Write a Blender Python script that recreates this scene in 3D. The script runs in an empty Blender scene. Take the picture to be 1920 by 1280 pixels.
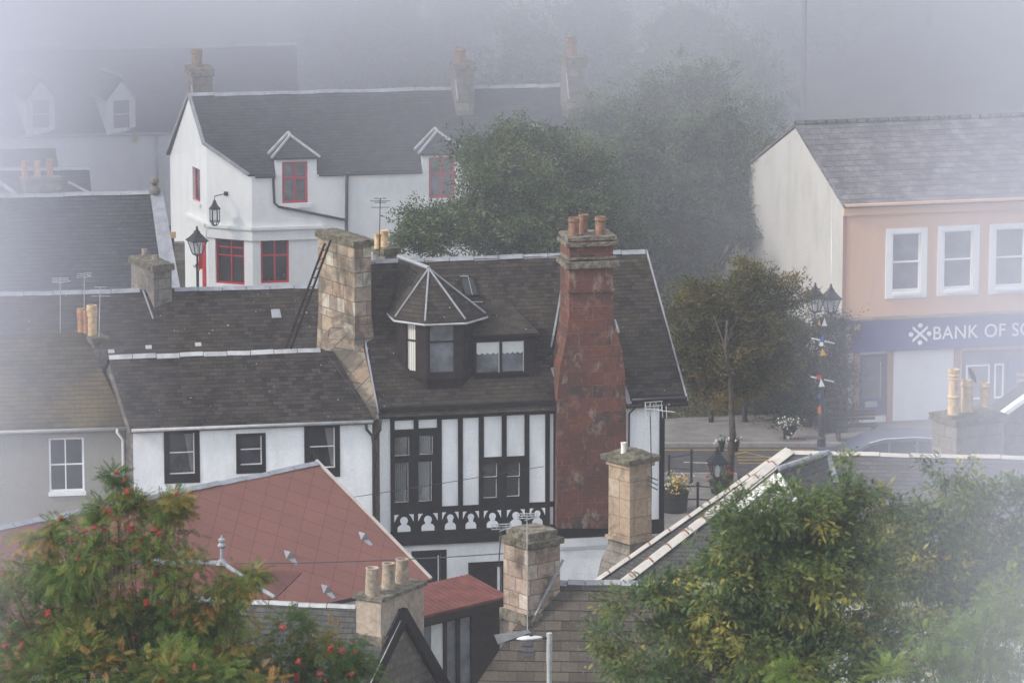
import bpy, math, random
import numpy as np
from mathutils import Vector as V, Matrix
R = math.radians
rnd = random.Random(7)
sc = bpy.context.scene
COL = sc.collection
# ------------------------------------------------------------------ camera
F, CX, CY, CAMH, PITCH = 9000.0, 960.0, 640.0, 32.0, R(11.5)
cam = bpy.data.cameras.new('camera')
camo = bpy.data.objects.new('camera', cam); COL.objects.link(camo)
camo.location = (0, 0, CAMH); camo.rotation_euler = (R(90) - PITCH, 0, 0)
cam.sensor_width = 36.0; cam.lens = F / 1920 * 36.0
cam.clip_start = 1.0; cam.clip_end = 6000.0
cam.dof.use_dof = True; cam.dof.focus_distance = 124.0; cam.dof.aperture_fstop = 5.0
sc.camera = camo
# ------------------------------------------------------------------ sky, sun, exposure
SUN_EL, SUN_AZ = R(34), R(-111)            # azimuth measured from +Y towards +X
w = bpy.data.worlds.new('World'); sc.world = w; w.use_nodes = True
wn = w.node_tree; wn.nodes.clear()
wo = wn.nodes.new('ShaderNodeOutputWorld'); bg = wn.nodes.new('ShaderNodeBackground')
sky = wn.nodes.new('ShaderNodeTexSky'); sky.sky_type = 'NISHITA'; sky.sun_disc = False
sky.sun_elevation = SUN_EL; sky.sun_rotation = SUN_AZ
sky.air_density = 1.0; sky.dust_density = 0.2; sky.ozone_density = 1.0; sky.altitude = 50
bg.inputs[1].default_value = 0.15
hs_ = wn.nodes.new('ShaderNodeHueSaturation'); hs_.inputs['Saturation'].default_value = .30; hs_.inputs['Value'].default_value = 1.0   # a sky paled by mist
wn.links.new(sky.outputs[0], hs_.inputs['Color']); wn.links.new(hs_.outputs[0], bg.inputs[0]); wn.links.new(bg.outputs[0], wo.inputs[0])
sl = bpy.data.lights.new('sun', 'SUN'); sl.energy = 1.6; sl.angle = R(6.0); sl.color = (1.0, .93, .85)
so = bpy.data.objects.new('sun', sl); COL.objects.link(so); so.location = (-80, 60, 90)
sdir = V((math.sin(SUN_AZ) * math.cos(SUN_EL), math.cos(SUN_AZ) * math.cos(SUN_EL), math.sin(SUN_EL)))
so.rotation_euler = sdir.to_track_quat('Z', 'Y').to_euler()
sc.view_settings.view_transform = 'Standard'; sc.view_settings.look = 'None'
sc.view_settings.exposure = 1.72; sc.view_settings.gamma = 1.0
sc.render.engine = 'CYCLES'
sc.cycles.max_bounces = 6; sc.cycles.diffuse_bounces = 3; sc.cycles.glossy_bounces = 2
sc.cycles.transparent_max_bounces = 8; sc.cycles.volume_bounces = 2
sc.cycles.use_denoising = True
# ------------------------------------------------------------------ unprojection: a picture point at a chosen distance
def ray(x, y):
    a, b = (x - CX) / F, (CY - y) / F
    c, s = math.cos(PITCH), math.sin(PITCH)
    return V((a, c + b * s, -s + b * c))
CAM = V((0, 0, CAMH))
def P(x, y, Y):
    d = ray(x, y); return CAM + d * (Y / d.y)
def PZ(x, y, Z):
    d = ray(x, y); return CAM + d * ((Z - CAMH) / d.z)
class Face:
    "a flat frame: u to the right, v up, n out of the surface"
    def __init__(s, o, u, v):
        s.o = V(o); s.u = V(u).normalized(); s.n = s.u.cross(V(v)).normalized(); s.v = s.n.cross(s.u)
    def pt(s, u, v, n=0.0): return s.o + s.u * u + s.v * v + s.n * n
    def px(s, x, y, n=0.0):
        d = ray(x, y); o = s.o + s.n * n
        t = (o - CAM).dot(s.n) / d.dot(s.n); q = CAM + d * t - s.o
        return q.dot(s.u), q.dot(s.v)
    def at(s, x, y, n=0.0): return s.pt(*s.px(x, y, n), n)
    def rect(s, x0, y0, x1, y1, n=0.0):
        xm, ym = (x0 + x1) / 2, (y0 + y1) / 2
        return s.px(x0, ym, n)[0], s.px(x1, ym, n)[0], s.px(xm, y1, n)[1], s.px(xm, y0, n)[1]
    def off(s, n): return Face(s.o + s.n * n, s.u, s.v)
def wallface(x, y, Y, yaw):
    o = P(x, y, Y); o.z = 0; a = R(yaw)
    return Face(o, (math.cos(a), math.sin(a), 0), (0, 0, 1))
def roofface(o, yaw, pitch):
    a, p = R(yaw), R(pitch)
    return Face(o, (math.cos(a), math.sin(a), 0), (-math.sin(a) * math.cos(p), math.cos(a) * math.cos(p), math.sin(p)))
# ------------------------------------------------------------------ mesh builder
class MB:
    def __init__(s): s.v = []; s.f = []; s.uv = []; s.m = []
    def poly(s, pts, uvs=None, m=0):
        if uvs is None:
            a = V(pts[0]); e = (V(pts[1]) - a).normalized(); n = e.cross(V(pts[2]) - a)
            if n.length < 1e-9: n = V((0, 0, 1))
            n.normalize()
            if abs(n.z) < .75: e = V((0, 0, 1)).cross(n).normalized()
            g = n.cross(e)
            uvs = [(V(p).dot(e), V(p).dot(g)) for p in pts]
        i = len(s.v); s.v += [tuple(p) for p in pts]; s.f.append(list(range(i, i + len(pts)))); s.uv += list(uvs); s.m.append(m)
    def prism(s, fc, pl, n0, n1, m=0, back=True):
        a = [fc.pt(u, v, n1) for u, v in pl]; b = [fc.pt(u, v, n0) for u, v in pl]; k = len(pl)
        ar = sum(pl[i][0] * pl[(i + 1) % k][1] - pl[(i + 1) % k][0] * pl[i][1] for i in range(k))
        if ar < 0: a.reverse(); b.reverse(); pl = pl[::-1]
        s.poly(a, [(u, v) for u, v in pl], m)
        if back: s.poly(b[::-1], [(u, v) for u, v in pl[::-1]], m)
        for i in range(k):
            j = (i + 1) % k; s.poly([b[i], b[j], a[j], a[i]], None, m)
    def box(s, fc, u0, u1, v0, v1, n0, n1, m=0): s.prism(fc, [(u0, v0), (u1, v0), (u1, v1), (u0, v1)], n0, n1, m)
    def slab3(s, pts, th, m=0):
        "a polygon in space given a thickness downwards; its texture runs along the first edge"
        p = [V(q) for q in pts]; u = (p[1] - p[0]).normalized(); n = u.cross(p[2] - p[0]).normalized()
        if n.z < 0: p.reverse(); n = -n; u = (p[1] - p[0]).normalized()
        h = V((n.x, n.y, 0)); h = h.normalized() if h.length > 1e-6 else V((0, -1, 0))
        u = V((-h.y, h.x, 0)); g = n.cross(u)
        o = p[0]; uv = [((q - o).dot(u), (q - o).dot(g)) for q in p]; b = [q - n * th for q in p]; k = len(p)
        s.poly(p, uv, m); s.poly(b[::-1], uv[::-1], m)
        for i in range(k):
            j = (i + 1) % k; s.poly([b[i], b[j], p[j], p[i]], [(0, 0), (.1, 0), (.1, .05), (0, .05)], m)
    def bar(s, a, b, wd, ht, m=0, up=(0, 0, 1)):
        "a straight square bar from a to b"
        a, b = V(a), V(b); d = (b - a).normalized(); x = d.cross(V(up))
        if x.length < 1e-4: x = d.cross(V((1, 0, 0)))
        x.normalize(); y = x.cross(d); x *= wd / 2; y *= ht / 2
        A = [a - x - y, a + x - y, a + x + y, a - x + y]; B = [q + (b - a) for q in A]
        for i in range(4):
            j = (i + 1) % 4; s.poly([A[i], A[j], B[j], B[i]], None, m)
        s.poly(A[::-1], None, m); s.poly(B, None, m)
    def tube(s, pts, rad, k=8, m=0, cap=True):
        pts = [V(p) for p in pts]; n = len(pts)
        rad = rad if isinstance(rad, (list, tuple)) else [rad] * n
        rings = []; x = None
        for i in range(n):
            d = (pts[min(i + 1, n - 1)] - pts[max(i - 1, 0)]).normalized()
            if x is None: x = d.cross(V((0, 0, 1)) if abs(d.z) < .9 else V((1, 0, 0))).normalized()
            x = (x - d * x.dot(d)).normalized(); y = d.cross(x)
            rings.append([pts[i] + (x * math.cos(2 * math.pi * j / k) + y * math.sin(2 * math.pi * j / k)) * rad[i] for j in range(k)])
        base = len(s.v)
        for r_ in rings: s.v += [tuple(q) for q in r_]
        L = 0
        for i in range(n - 1):
            dl = (pts[i + 1] - pts[i]).length
            for j in range(k):
                j2 = (j + 1) % k
                s.f.append([base + i * k + j, base + i * k + j2, base + (i + 1) * k + j2, base + (i + 1) * k + j]); s.m.append(m)
                c = 2 * math.pi * max(rad[i], .02) / k
                s.uv += [(j * c, L), ((j + 1) * c, L), ((j + 1) * c, L + dl), (j * c, L + dl)]
            L += dl
        if cap:
            s.f.append([base + j for j in range(k)][::-1]); s.m.append(m); s.uv += [(0, 0)] * k
            s.f.append([base + (n - 1) * k + j for j in range(k)]); s.m.append(m); s.uv += [(0, 0)] * k
    def lathe(s, o, prof, k=16, m=0, rot=0.0):
        "rings of (radius, height) stacked on o"
        o = V(o); base = len(s.v); n = len(prof)
        for r_, z in prof:
            s.v += [(o.x + r_ * math.cos(rot + 2 * math.pi * j / k), o.y + r_ * math.sin(rot + 2 * math.pi * j / k), o.z + z) for j in range(k)]
        for i in range(n - 1):
            for j in range(k):
                j2 = (j + 1) % k
                s.f.append([base + i * k + j, base + i * k + j2, base + (i + 1) * k + j2, base + (i + 1) * k + j]); s.m.append(m)
                c = 2 * math.pi * .15 / k
                s.uv += [(j * c, prof[i][1]), ((j + 1) * c, prof[i][1]), ((j + 1) * c, prof[i + 1][1]), (j * c, prof[i + 1][1])]
        s.f.append([base + j for j in range(k)][::-1]); s.m.append(m); s.uv += [(0, 0)] * k
        s.f.append([base + (n - 1) * k + j for j in range(k)]); s.m.append(m); s.uv += [(0, 0)] * k
    def ball(s, c, r, k=8, m=0, sq=(1, 1, 1)):
        c = V(c); n = max(4, k // 2 + 1)
        i0 = len(s.v)
        pr = [(max(1e-3, math.sin(math.pi * i / n)) * r, -math.cos(math.pi * i / n) * r) for i in range(n + 1)]
        s.lathe(c, pr, k, m)
        for i in range(i0, len(s.v)):
            p = s.v[i]; s.v[i] = (c.x + (p[0] - c.x) * sq[0], c.y + (p[1] - c.y) * sq[1], c.z + (p[2] - c.z) * sq[2])
    def lump(s, fc, u0, u1, v0, v1, n0, n1, step=.12, jit=.02, crown=0.0, m=0, seed=1):
        "a weathered block: u,v across the top, n up, its surface worn uneven"
        r_ = random.Random(seed); nu = max(2, int((u1 - u0) / step)); nv = max(2, int((v1 - v0) / step)); nn = 2
        J = {}
        def q(i, j, l):
            if (i, j, l) not in J:
                a, b = i / nu, j / nv; c = l / nn
                cr = crown * (1 - (2 * a - 1) ** 2) * (1 - (2 * b - 1) ** 2) * c
                e = jit * (1 if l else .3)
                J[(i, j, l)] = len(s.v)
                s.v.append(tuple(fc.pt(u0 + a * (u1 - u0) + r_.uniform(-e, e), v0 + b * (v1 - v0) + r_.uniform(-e, e), n0 + c * (n1 - n0) + cr + r_.uniform(-e, e) * (l > 0))))
            return J[(i, j, l)]
        def add(*ix):
            s.f.append([q(*t) for t in ix]); s.m.append(m); s.uv += [(t[0] * step + t[2] * .05, t[1] * step + t[2] * .05) for t in ix]
        for i in range(nu):
            for j in range(nv):
                add((i, j, nn), (i + 1, j, nn), (i + 1, j + 1, nn), (i, j + 1, nn)); add((i, j, 0), (i, j + 1, 0), (i + 1, j + 1, 0), (i + 1, j, 0))
        for l in range(nn):
            for i in range(nu):
                add((i, 0, l), (i + 1, 0, l), (i + 1, 0, l + 1), (i, 0, l + 1)); add((i + 1, nv, l), (i, nv, l), (i, nv, l + 1), (i + 1, nv, l + 1))
            for j in range(nv):
                add((0, j + 1, l), (0, j, l), (0, j, l + 1), (0, j + 1, l + 1)); add((nu, j, l), (nu, j + 1, l), (nu, j + 1, l + 1), (nu, j, l + 1))
    def build(s, name, mats, off=(0, 0, 0), smooth=False):
        me = bpy.data.meshes.new(name); o = V(off)
        me.from_pydata([(x - o.x, y - o.y, z - o.z) for x, y, z in s.v], [], s.f)
        uv = me.uv_layers.new(name='UVMap'); uv.data.foreach_set('uv', np.array(s.uv, dtype=np.float32).ravel())
        for m in (mats if isinstance(mats, (list, tuple)) else [mats]): me.materials.append(m)
        me.polygons.foreach_set('material_index', s.m)
        if smooth: me.polygons.foreach_set('use_smooth', [True] * len(s.f))
        me.update()
        return me
def cellwall(mb, fc, u0, u1, v0, v1, holes, rec=.12, n=0.0, m=0, edge=0.0):
    "a wall face with rectangular openings and their reveals"
    us = sorted({u0, u1, *[min(max(h[0], u0), u1) for h in holes], *[min(max(h[1], u0), u1) for h in holes]})
    vs = sorted({v0, v1, *[min(max(h[2], v0), v1) for h in holes], *[min(max(h[3], v0), v1) for h in holes]})
    for a, b in zip(us, us[1:]):
        if b - a < 1e-5: continue
        for c, d in zip(vs, vs[1:]):
            if d - c < 1e-5: continue
            x, y = (a + b) / 2, (c + d) / 2
            if any(h[0] < x < h[1] and h[2] < y < h[3] for h in holes): continue
            mb.poly([fc.pt(a, c, n), fc.pt(b, c, n), fc.pt(b, d, n), fc.pt(a, d, n)], [(a, c), (b, c), (b, d), (a, d)], m)
    for a, b, c, d in holes:
        q = lambda u, v, k: fc.pt(u, v, n - k)
        cc, dd = max(c, v0), min(d, v1)
        mb.poly([q(a, cc, 0), q(a, cc, rec), q(a, dd, rec), q(a, dd, 0)][::-1], None, m); mb.poly([q(b, cc, 0), q(b, cc, rec), q(b, dd, rec), q(b, dd, 0)], None, m)
        if c >= v0: mb.poly([q(a, c, 0), q(b, c, 0), q(b, c, rec), q(a, c, rec)][::-1], None, m)
        if d <= v1: mb.poly([q(a, d, 0), q(b, d, 0), q(b, d, rec), q(a, d, rec)], None, m)
    if edge:
        q = lambda u, v, k: fc.pt(u, v, n - k)
        mb.poly([q(u0, v0, edge), q(u0, v0, 0), q(u0, v1, 0), q(u0, v1, edge)], None, m); mb.poly([q(u1, v0, 0), q(u1, v0, edge), q(u1, v1, edge), q(u1, v1, 0)], None, m)
        mb.poly([q(u0, v0, edge), q(u1, v0, edge), q(u1, v0, 0), q(u0, v0, 0)], None, m); mb.poly([q(u0, v1, 0), q(u1, v1, 0), q(u1, v1, edge), q(u0, v1, edge)], None, m)
# ------------------------------------------------------------------ things, parts, copies
def tag(o, label=None, cat=None, group=None, kind=None):
    if label: o['label'] = label
    if cat: o['category'] = cat
    if group: o['group'] = group
    if kind: o['kind'] = kind
    return o
def thing(name, label, cat, loc=(0, 0, 0), group=None):
    o = bpy.data.objects.new(name, None); COL.objects.link(o); o.location = V(loc); o.empty_display_size = .3
    return tag(o, label, cat, group)
def rootloc(o):
    while o.parent: o = o.parent
    return V(o.location)
def part(name, mb, mat, parent, label=None, local=False, smooth=False):
    me = mb.build(name, mat, (0, 0, 0) if local else rootloc(parent), smooth)
    o = bpy.data.objects.new(name, me); COL.objects.link(o); o.parent = parent
    if label: o['label'] = label
    return o
def solo(name, mb, mat, label, cat, loc=(0, 0, 0), group=None, kind=None, smooth=False, local=False):
    o = bpy.data.objects.new(name, mb.build(name, mat, (0, 0, 0) if local else loc, smooth)); COL.objects.link(o); o.location = V(loc)
    return tag(o, label, cat, group, kind)
KIDS = {}
def copy_tree(o, parent=None):
    c = o.copy(); COL.objects.link(c)
    if parent is not None: c.parent = parent
    for ch in list(o.children): copy_tree(ch, c)
    return c
def clone(o, loc, rz=0.0, label=None, s=1.0):
    c = copy_tree(o); c.location = V(loc); c.rotation_euler = (0, 0, rz); c.scale = (s, s, s)
    if label: c['label'] = label
    return c
# ------------------------------------------------------------------ materials
class G:
    def __init__(s, name):
        s.mat = bpy.data.materials.new(name); s.mat.use_nodes = True; s.t = s.mat.node_tree; s.t.nodes.clear()
        s.out = s.t.nodes.new('ShaderNodeOutputMaterial')
    def n(s, kind, ins=None, **props):
        q = s.t.nodes.new('ShaderNode' + kind)
        for k, v in props.items(): setattr(q, k, v)
        for k, v in (ins or {}).items(): s.put(q.inputs[k], v)
        return q
    def put(s, sock, v):
        if isinstance(v, bpy.types.NodeSocket): s.t.links.new(v, sock)
        elif isinstance(v, bpy.types.Node): s.t.links.new(v.outputs[0], sock)
        else:
            if sock.type == 'RGBA' and len(v) == 3: v = (*v, 1)
            sock.default_value = v
    def mix(s, f, a, b, mode='MIX'):
        q = s.n('Mix', data_type='RGBA', blend_type=mode)
        s.put(q.inputs[0], f); s.put(q.inputs[6], a); s.put(q.inputs[7], b); return q.outputs[2]
    def math(s, op, a, b=0.0, c=None):
        q = s.n('Math', operation=op); s.put(q.inputs[0], a); s.put(q.inputs[1], b)
        if c is not None: s.put(q.inputs[2], c)
        return q.outputs[0]
    def ramp(s, f, stops):
        q = s.n('ValToRGB'); s.put(q.inputs[0], f); e = q.color_ramp.elements
        while len(e) < len(stops): e.new(.5)
        for i, (p, c) in enumerate(stops):
            e[i].position = p; c = (c, c, c) if isinstance(c, (int, float)) else c; e[i].color = (*c, 1)
        return q.outputs[0]
    def pos(s): return s.n('NewGeometry').outputs['Position']
    def uv(s): return s.n('TexCoord').outputs['UV']
    def noise(s, vec, scale, detail=4, rough=.55, dist=0.0):
        q = s.n('TexNoise', {'Scale': scale, 'Detail': detail, 'Roughness': rough, 'Distortion': dist}); s.put(q.inputs['Vector'], vec); return q.outputs[0]
    def scalev(s, vec, x, y, z=1.0):
        q = s.n('Mapping'); s.put(q.inputs[0], vec); q.inputs[3].default_value = (x, y, z); return q.outputs[0]
    def bump(s, h, dist=.01, strength=1.0, normal=None):
        q = s.n('Bump', {'Strength': strength, 'Distance': dist}); s.put(q.inputs['Height'], h)
        if normal is not None: s.put(q.inputs['Normal'], normal)
        return q.outputs[0]
    def bsdf(s, col, rough=.85, spec=.25, normal=None, metal=0.0):
        q = s.n('BsdfPrincipled', {'Roughness': rough, 'Specular IOR Level': spec, 'Metallic': metal}); s.put(q.inputs['Base Color'], col)
        if normal is not None: s.put(q.inputs['Normal'], normal)
        s.t.links.new(q.outputs[0], s.out.inputs[0]); return s.mat
def plain(name, col, rough=.8, spec=.25, var=.25, scale=6.0, bump=0.0, bscale=30.0, metal=0.0):
    g = G(name); p = g.pos(); k = g.noise(p, scale, 5, .6)
    dk = tuple(c * (1 - var) for c in col); lt = tuple(min(1, c * (1 + var)) for c in col)
    c = g.ramp(k, [(.3, dk), (.7, lt)])
    nm = g.bump(g.noise(p, bscale, 4, .6), bump) if bump else None
    return g.bsdf(c, rough, spec, nm, metal)
def slate(name, ca, cb, row=.14, wid=.24, moss=(.10, .09, .045), mossy=.35, spots=.5, lich=(.30, .30, .285), wob=.02, mscale=.55):
    g = G(name); p = g.pos(); uv = g.uv()
    wv = g.n('TexNoise', {'Scale': 1.3, 'Detail': 3.0}); g.put(wv.inputs['Vector'], p)
    d = g.n('VectorMath', operation='SUBTRACT'); g.put(d.inputs[0], wv.outputs['Color']); d.inputs[1].default_value = (.5, .5, .5)
    d2 = g.n('VectorMath', operation='SCALE'); g.put(d2.inputs[0], d.outputs[0]); d2.inputs['Scale'].default_value = wob * 2
    ad = g.n('VectorMath', operation='ADD'); g.put(ad.inputs[0], uv); g.put(ad.inputs[1], d2.outputs[0]); q = ad.outputs[0]
    br = g.n('TexBrick', {'Color1': (0, 0, 0, 1), 'Color2': (1, 1, 1, 1), 'Mortar': (.5, .5, .5, 1), 'Scale': 1.0, 'Mortar Size': .006, 'Mortar Smooth': .2, 'Bias': 0.0, 'Brick Width': wid, 'Row Height': row}, offset=.5)
    g.put(br.inputs['Vector'], q)
    c = g.mix(br.outputs['Color'], ca, cb)
    c = g.mix(g.ramp(g.noise(p, 2.2, 5, .65), [(.42, 0), (.75, .55)]), c, tuple(x * .55 for x in ca))
    c = g.mix(g.math('MULTIPLY', g.ramp(g.noise(p, mscale, 6, .7), [(.45, 0), (.66, 1)]), mossy), c, moss)
    fine = g.noise(p, 26, 3, .6)
    c = g.mix(g.math('MULTIPLY', g.ramp(fine, [(.58, 0), (.72, 1)]), .6), c, tuple(x * 2.0 for x in cb))
    vo = g.n('TexVoronoi', {'Scale': 5.0, 'Randomness': 1.0}); g.put(vo.inputs['Vector'], p)
    sp = g.math('MULTIPLY', g.math('LESS_THAN', vo.outputs['Distance'], g.math('MULTIPLY', g.ramp(g.noise(p, .9, 2), [(.42, 0), (.70, 1)]), .14)), spots)
    c = g.mix(sp, c, lich)
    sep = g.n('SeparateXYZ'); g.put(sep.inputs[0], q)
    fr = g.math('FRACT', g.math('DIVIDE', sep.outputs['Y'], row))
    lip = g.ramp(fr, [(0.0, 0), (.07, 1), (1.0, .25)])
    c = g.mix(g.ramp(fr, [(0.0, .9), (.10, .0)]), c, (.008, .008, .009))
    c = g.mix(g.math('MULTIPLY', br.outputs['Fac'], .75), c, (.010, .010, .011))
    h = g.math('ADD', lip, g.math('MULTIPLY', br.outputs['Color'], .35)); h = g.math('ADD', h, g.math('MULTIPLY', fine, .4))
    return g.bsdf(c, .85, .14, g.bump(h, .016, 1.0, g.bump(g.noise(p, 1.1, 3, .5), .10)))
def ashlar(name, cols, bw=.55, bh=.30, mort=(.11, .10, .085), stain=(.035, .032, .03), stains=.6, msize=.012, relief=.02, wear=.012, sscale=1.7, slo=.50, shi=.64, odd=0.0):
    g = G(name); p = g.pos(); uv = g.uv()
    wv = g.n('TexNoise', {'Scale': 5.0, 'Detail': 3.0}); g.put(wv.inputs['Vector'], p)
    d = g.n('VectorMath', operation='SUBTRACT'); g.put(d.inputs[0], wv.outputs['Color']); d.inputs[1].default_value = (.5, .5, .5)
    d2 = g.n('VectorMath', operation='SCALE'); g.put(d2.inputs[0], d.outputs[0]); d2.inputs['Scale'].default_value = .035
    ad = g.n('VectorMath', operation='ADD'); g.put(ad.inputs[0], uv); g.put(ad.inputs[1], d2.outputs[0])
    br = g.n('TexBrick', {'Color1': (0, 0, 0, 1), 'Color2': (1, 1, 1, 1), 'Mortar': (.5, .5, .5, 1), 'Scale': 1.0, 'Mortar Size': msize, 'Mortar Smooth': .35, 'Bias': 0.0, 'Brick Width': bw, 'Row Height': bh}, offset=.42, squash=.7, squash_frequency=3)
    g.put(br.inputs['Vector'], ad.outputs[0])
    k = len(cols)
    c = g.ramp(g.math('ADD', g.math('MULTIPLY', br.outputs['Color'], .75), g.math('MULTIPLY', g.noise(p, 3.0, 4), .3)), [(i / (k - 1) * .75 + .12, x) for i, x in enumerate(cols)])
    c = g.mix(g.ramp(g.noise(p, 9, 5, .7), [(.35, .45), (.6, 0)]), c, tuple(x * .5 for x in cols[0]))
    c = g.mix(g.math('MULTIPLY', br.outputs['Fac'], .9), c, mort)
    c = g.mix(g.math('MULTIPLY', g.ramp(g.noise(p, sscale, 6, .65, .6), [(slo, 0), (shi, 1)]), stains), c, stain)
    if odd:                                    # single stones gone black, with ragged edges
        o_ = g.math('MULTIPLY', g.ramp(br.outputs['Color'], [(.70, 0), (.74, 1)]), g.ramp(g.noise(p, 3.2, 5, .65), [(.40, 0), (.56, 1)]))
        c = g.mix(g.math('MULTIPLY', o_, odd), c, stain)
        c = g.mix(g.math('MULTIPLY', g.ramp(g.noise(g.scalev(p, 1, 1, .5), 2.6, 5, .7), [(.57, 0), (.66, 1)]), .6), c, (.27, .225, .18))
    h = g.math('SUBTRACT', g.math('MULTIPLY', g.noise(p, 14, 5, .7), .6), br.outputs['Fac'])
    h = g.math('ADD', h, g.math('MULTIPLY', g.noise(p, 45, 3), .25))
    return g.bsdf(c, .9, .15, g.bump(h, relief))
def harl(name, col, dirt=(.33, .32, .30), amt=.35, bump=.02, scale=22):
    g = G(name); p = g.pos()
    k = g.noise(g.scalev(p, 1, 1, .35), 1.4, 6, .65)
    c = g.mix(g.math('MULTIPLY', g.ramp(k, [(.45, 0), (.72, 1)]), amt), col, dirt)
    c = g.mix(g.ramp(g.noise(p, 14, 4), [(.4, .16), (.6, 0)]), c, tuple(x * .7 for x in col))
    h = g.math('ADD', g.noise(p, scale, 3, .55), g.math('MULTIPLY', g.noise(p, 5, 3), .4))
    return g.bsdf(c, .92, .12, g.bump(h, bump))
def glassy(name, col=(.018, .02, .023), see=0.0):
    g = G(name); p = g.pos(); nm = g.bump(g.noise(p, 2.0, 2), .012)
    if see == 0.0:
        k = g.ramp(g.noise(p, 1.6, 3), [(.35, tuple(x * .55 for x in col)), (.65, tuple(x * 1.7 for x in col))])
        return g.bsdf(k, .07, .55, nm)
    a = g.n('BsdfTransparent', {'Color': (.9, .93, .93, 1)}); b = g.n('BsdfGlossy', {'Roughness': .05, 'Color': (.9, .9, .9, 1)})
    g.put(b.inputs['Normal'], nm); m = g.n('MixShader', {'Fac': 1 - see}); g.put(m.inputs[1], a); g.put(m.inputs[2], b)
    g.t.links.new(m.outputs[0], g.out.inputs[0]); return g.mat
def leafmat(name, stops, trans=.35, rough=.55):
    g = G(name); a = g.n('Attribute', attribute_name='tint')
    c = g.ramp(a.outputs['Fac'], stops)
    d = g.n('BsdfPrincipled', {'Roughness': rough, 'Specular IOR Level': .25}); g.put(d.inputs['Base Color'], c)
    t = g.n('BsdfTranslucent'); g.put(t.inputs[0], c)
    m = g.n('MixShader', {'Fac': trans}); g.put(m.inputs[1], d); g.put(m.inputs[2], t)
    g.t.links.new(m.outputs[0], g.out.inputs[0]); return g.mat
def foam(name, dens, col=(.67, .67, .725), aniso=.1):
    g = G(name); v = g.n('VolumePrincipled', {'Density': dens, 'Color': (*col, 1), 'Anisotropy': aniso})
    g.t.links.new(v.outputs[0], g.out.inputs['Volume']); return g.mat
def stripes(name, ca, cb, period, frac=.5, axis='X'):
    g = G(name); sep = g.n('SeparateXYZ'); g.put(sep.inputs[0], g.uv())
    f = g.math('FRACT', g.math('DIVIDE', sep.outputs[axis], period))
    return g.bsdf(g.mix(g.ramp(f, [(frac - .06, 0), (frac + .06, 1)]), ca, cb), .8, .2)
def diamonds(name, ca, cb, size=.5):
    "thin square sheets laid cornerwise"
    g = G(name); p = g.pos()
    mp = g.n('Mapping'); g.put(mp.inputs[0], g.uv()); mp.inputs[2].default_value = (0, 0, R(45))
    br = g.n('TexBrick', {'Color1': (0, 0, 0, 1), 'Color2': (1, 1, 1, 1), 'Mortar': (.5, .5, .5, 1), 'Scale': 1.0, 'Mortar Size': .005, 'Mortar Smooth': .1, 'Brick Width': size, 'Row Height': size}, offset=.0)
    g.put(br.inputs['Vector'], mp.outputs[0])
    c = g.mix(br.outputs['Color'], ca, cb)
    c = g.mix(g.ramp(g.noise(p, .8, 5), [(.4, 0), (.75, .5)]), c, tuple(x * .7 for x in ca))
    c = g.mix(g.ramp(g.noise(p, 18, 4), [(.3, .25), (.55, 0)]), c, tuple(x * .6 for x in ca))
    c = g.mix(g.math('MULTIPLY', br.outputs['Fac'], .6), c, (.05, .02, .016))
    return g.bsdf(c, .75, .25, g.bump(g.math('SUBTRACT', g.math('MULTIPLY', br.outputs['Color'], .4), br.outputs['Fac']), .012))
MT = {}
MT['slate_tudor'] = slate('tudor slate', (.014, .012, .011), (.052, .042, .037), .115, .19, moss=(.075, .064, .036), mossy=.35, spots=1.0, mscale=.6)
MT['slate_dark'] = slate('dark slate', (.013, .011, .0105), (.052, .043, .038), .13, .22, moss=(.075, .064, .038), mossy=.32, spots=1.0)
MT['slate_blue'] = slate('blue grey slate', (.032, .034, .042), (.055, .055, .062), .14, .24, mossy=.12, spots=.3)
MT['slate_ochre'] = slate('lichened slate', (.040, .035, .026), (.085, .070, .040), .145, .3, moss=(.15, .11, .04), mossy=.6, spots=.3, mscale=.4)
MT['slate_brown'] = slate('brown slate', (.042, .036, .031), (.088, .075, .062), .235, .36, moss=(.10, .078, .045), mossy=.22, spots=.5, wob=.03)
MT['slate_grey'] = slate('mid grey slate', (.045, .045, .045), (.075, .072, .068), .13, .2, mossy=.12, spots=.4, wob=.035)
MT['tile_bank'] = slate('interlocking concrete tile', (.060, .058, .060), (.10, .095, .10), .30, .33, moss=(.22, .21, .20), mossy=.75, spots=1.0, wob=.01, mscale=2.2)
MT['white'] = harl('white roughcast', (.80, .80, .79), (.42, .42, .40), .42)
MT['white_smooth'] = harl('white painted render', (.72, .72, .71), (.46, .46, .44), .38, .006, 40)
MT['cream'] = harl('cream roughcast', (.40, .385, .35), (.27, .26, .225), .6)
MT['beige'] = harl('grey beige roughcast', (.30, .285, .245), (.2, .19, .16), .4)
MT['salmon'] = harl('salmon render', (.56, .345, .215), (.42, .27, .18), .25, .01)
MT['salmon_dark'] = harl('brown salmon pilaster', (.34, .19, .14), (.25, .15, .11), .3, .008)
MT['ashlar'] = ashlar('weathered sandstone', [(.20, .165, .125), (.34, .27, .19), (.27, .18, .12), (.42, .375, .30)], .56, .38, stains=.7, sscale=1.2, stain=(.07, .062, .052), slo=.47, shi=.60)
MT['ashlar_warm'] = ashlar('warm sandstone', [(.26, .195, .135), (.34, .26, .18), (.30, .22, .15), (.37, .30, .22)], .62, .44, stains=.5, mort=(.17, .13, .095), msize=.008, stain=(.08, .065, .05))
MT['ashlar_pink'] = ashlar('flaking pink stone', [(.20, .145, .115), (.34, .26, .205), (.26, .19, .15), (.44, .38, .32)], .46, .32, stains=.65, relief=.035, mort=(.11, .095, .08), msize=.009)
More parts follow.
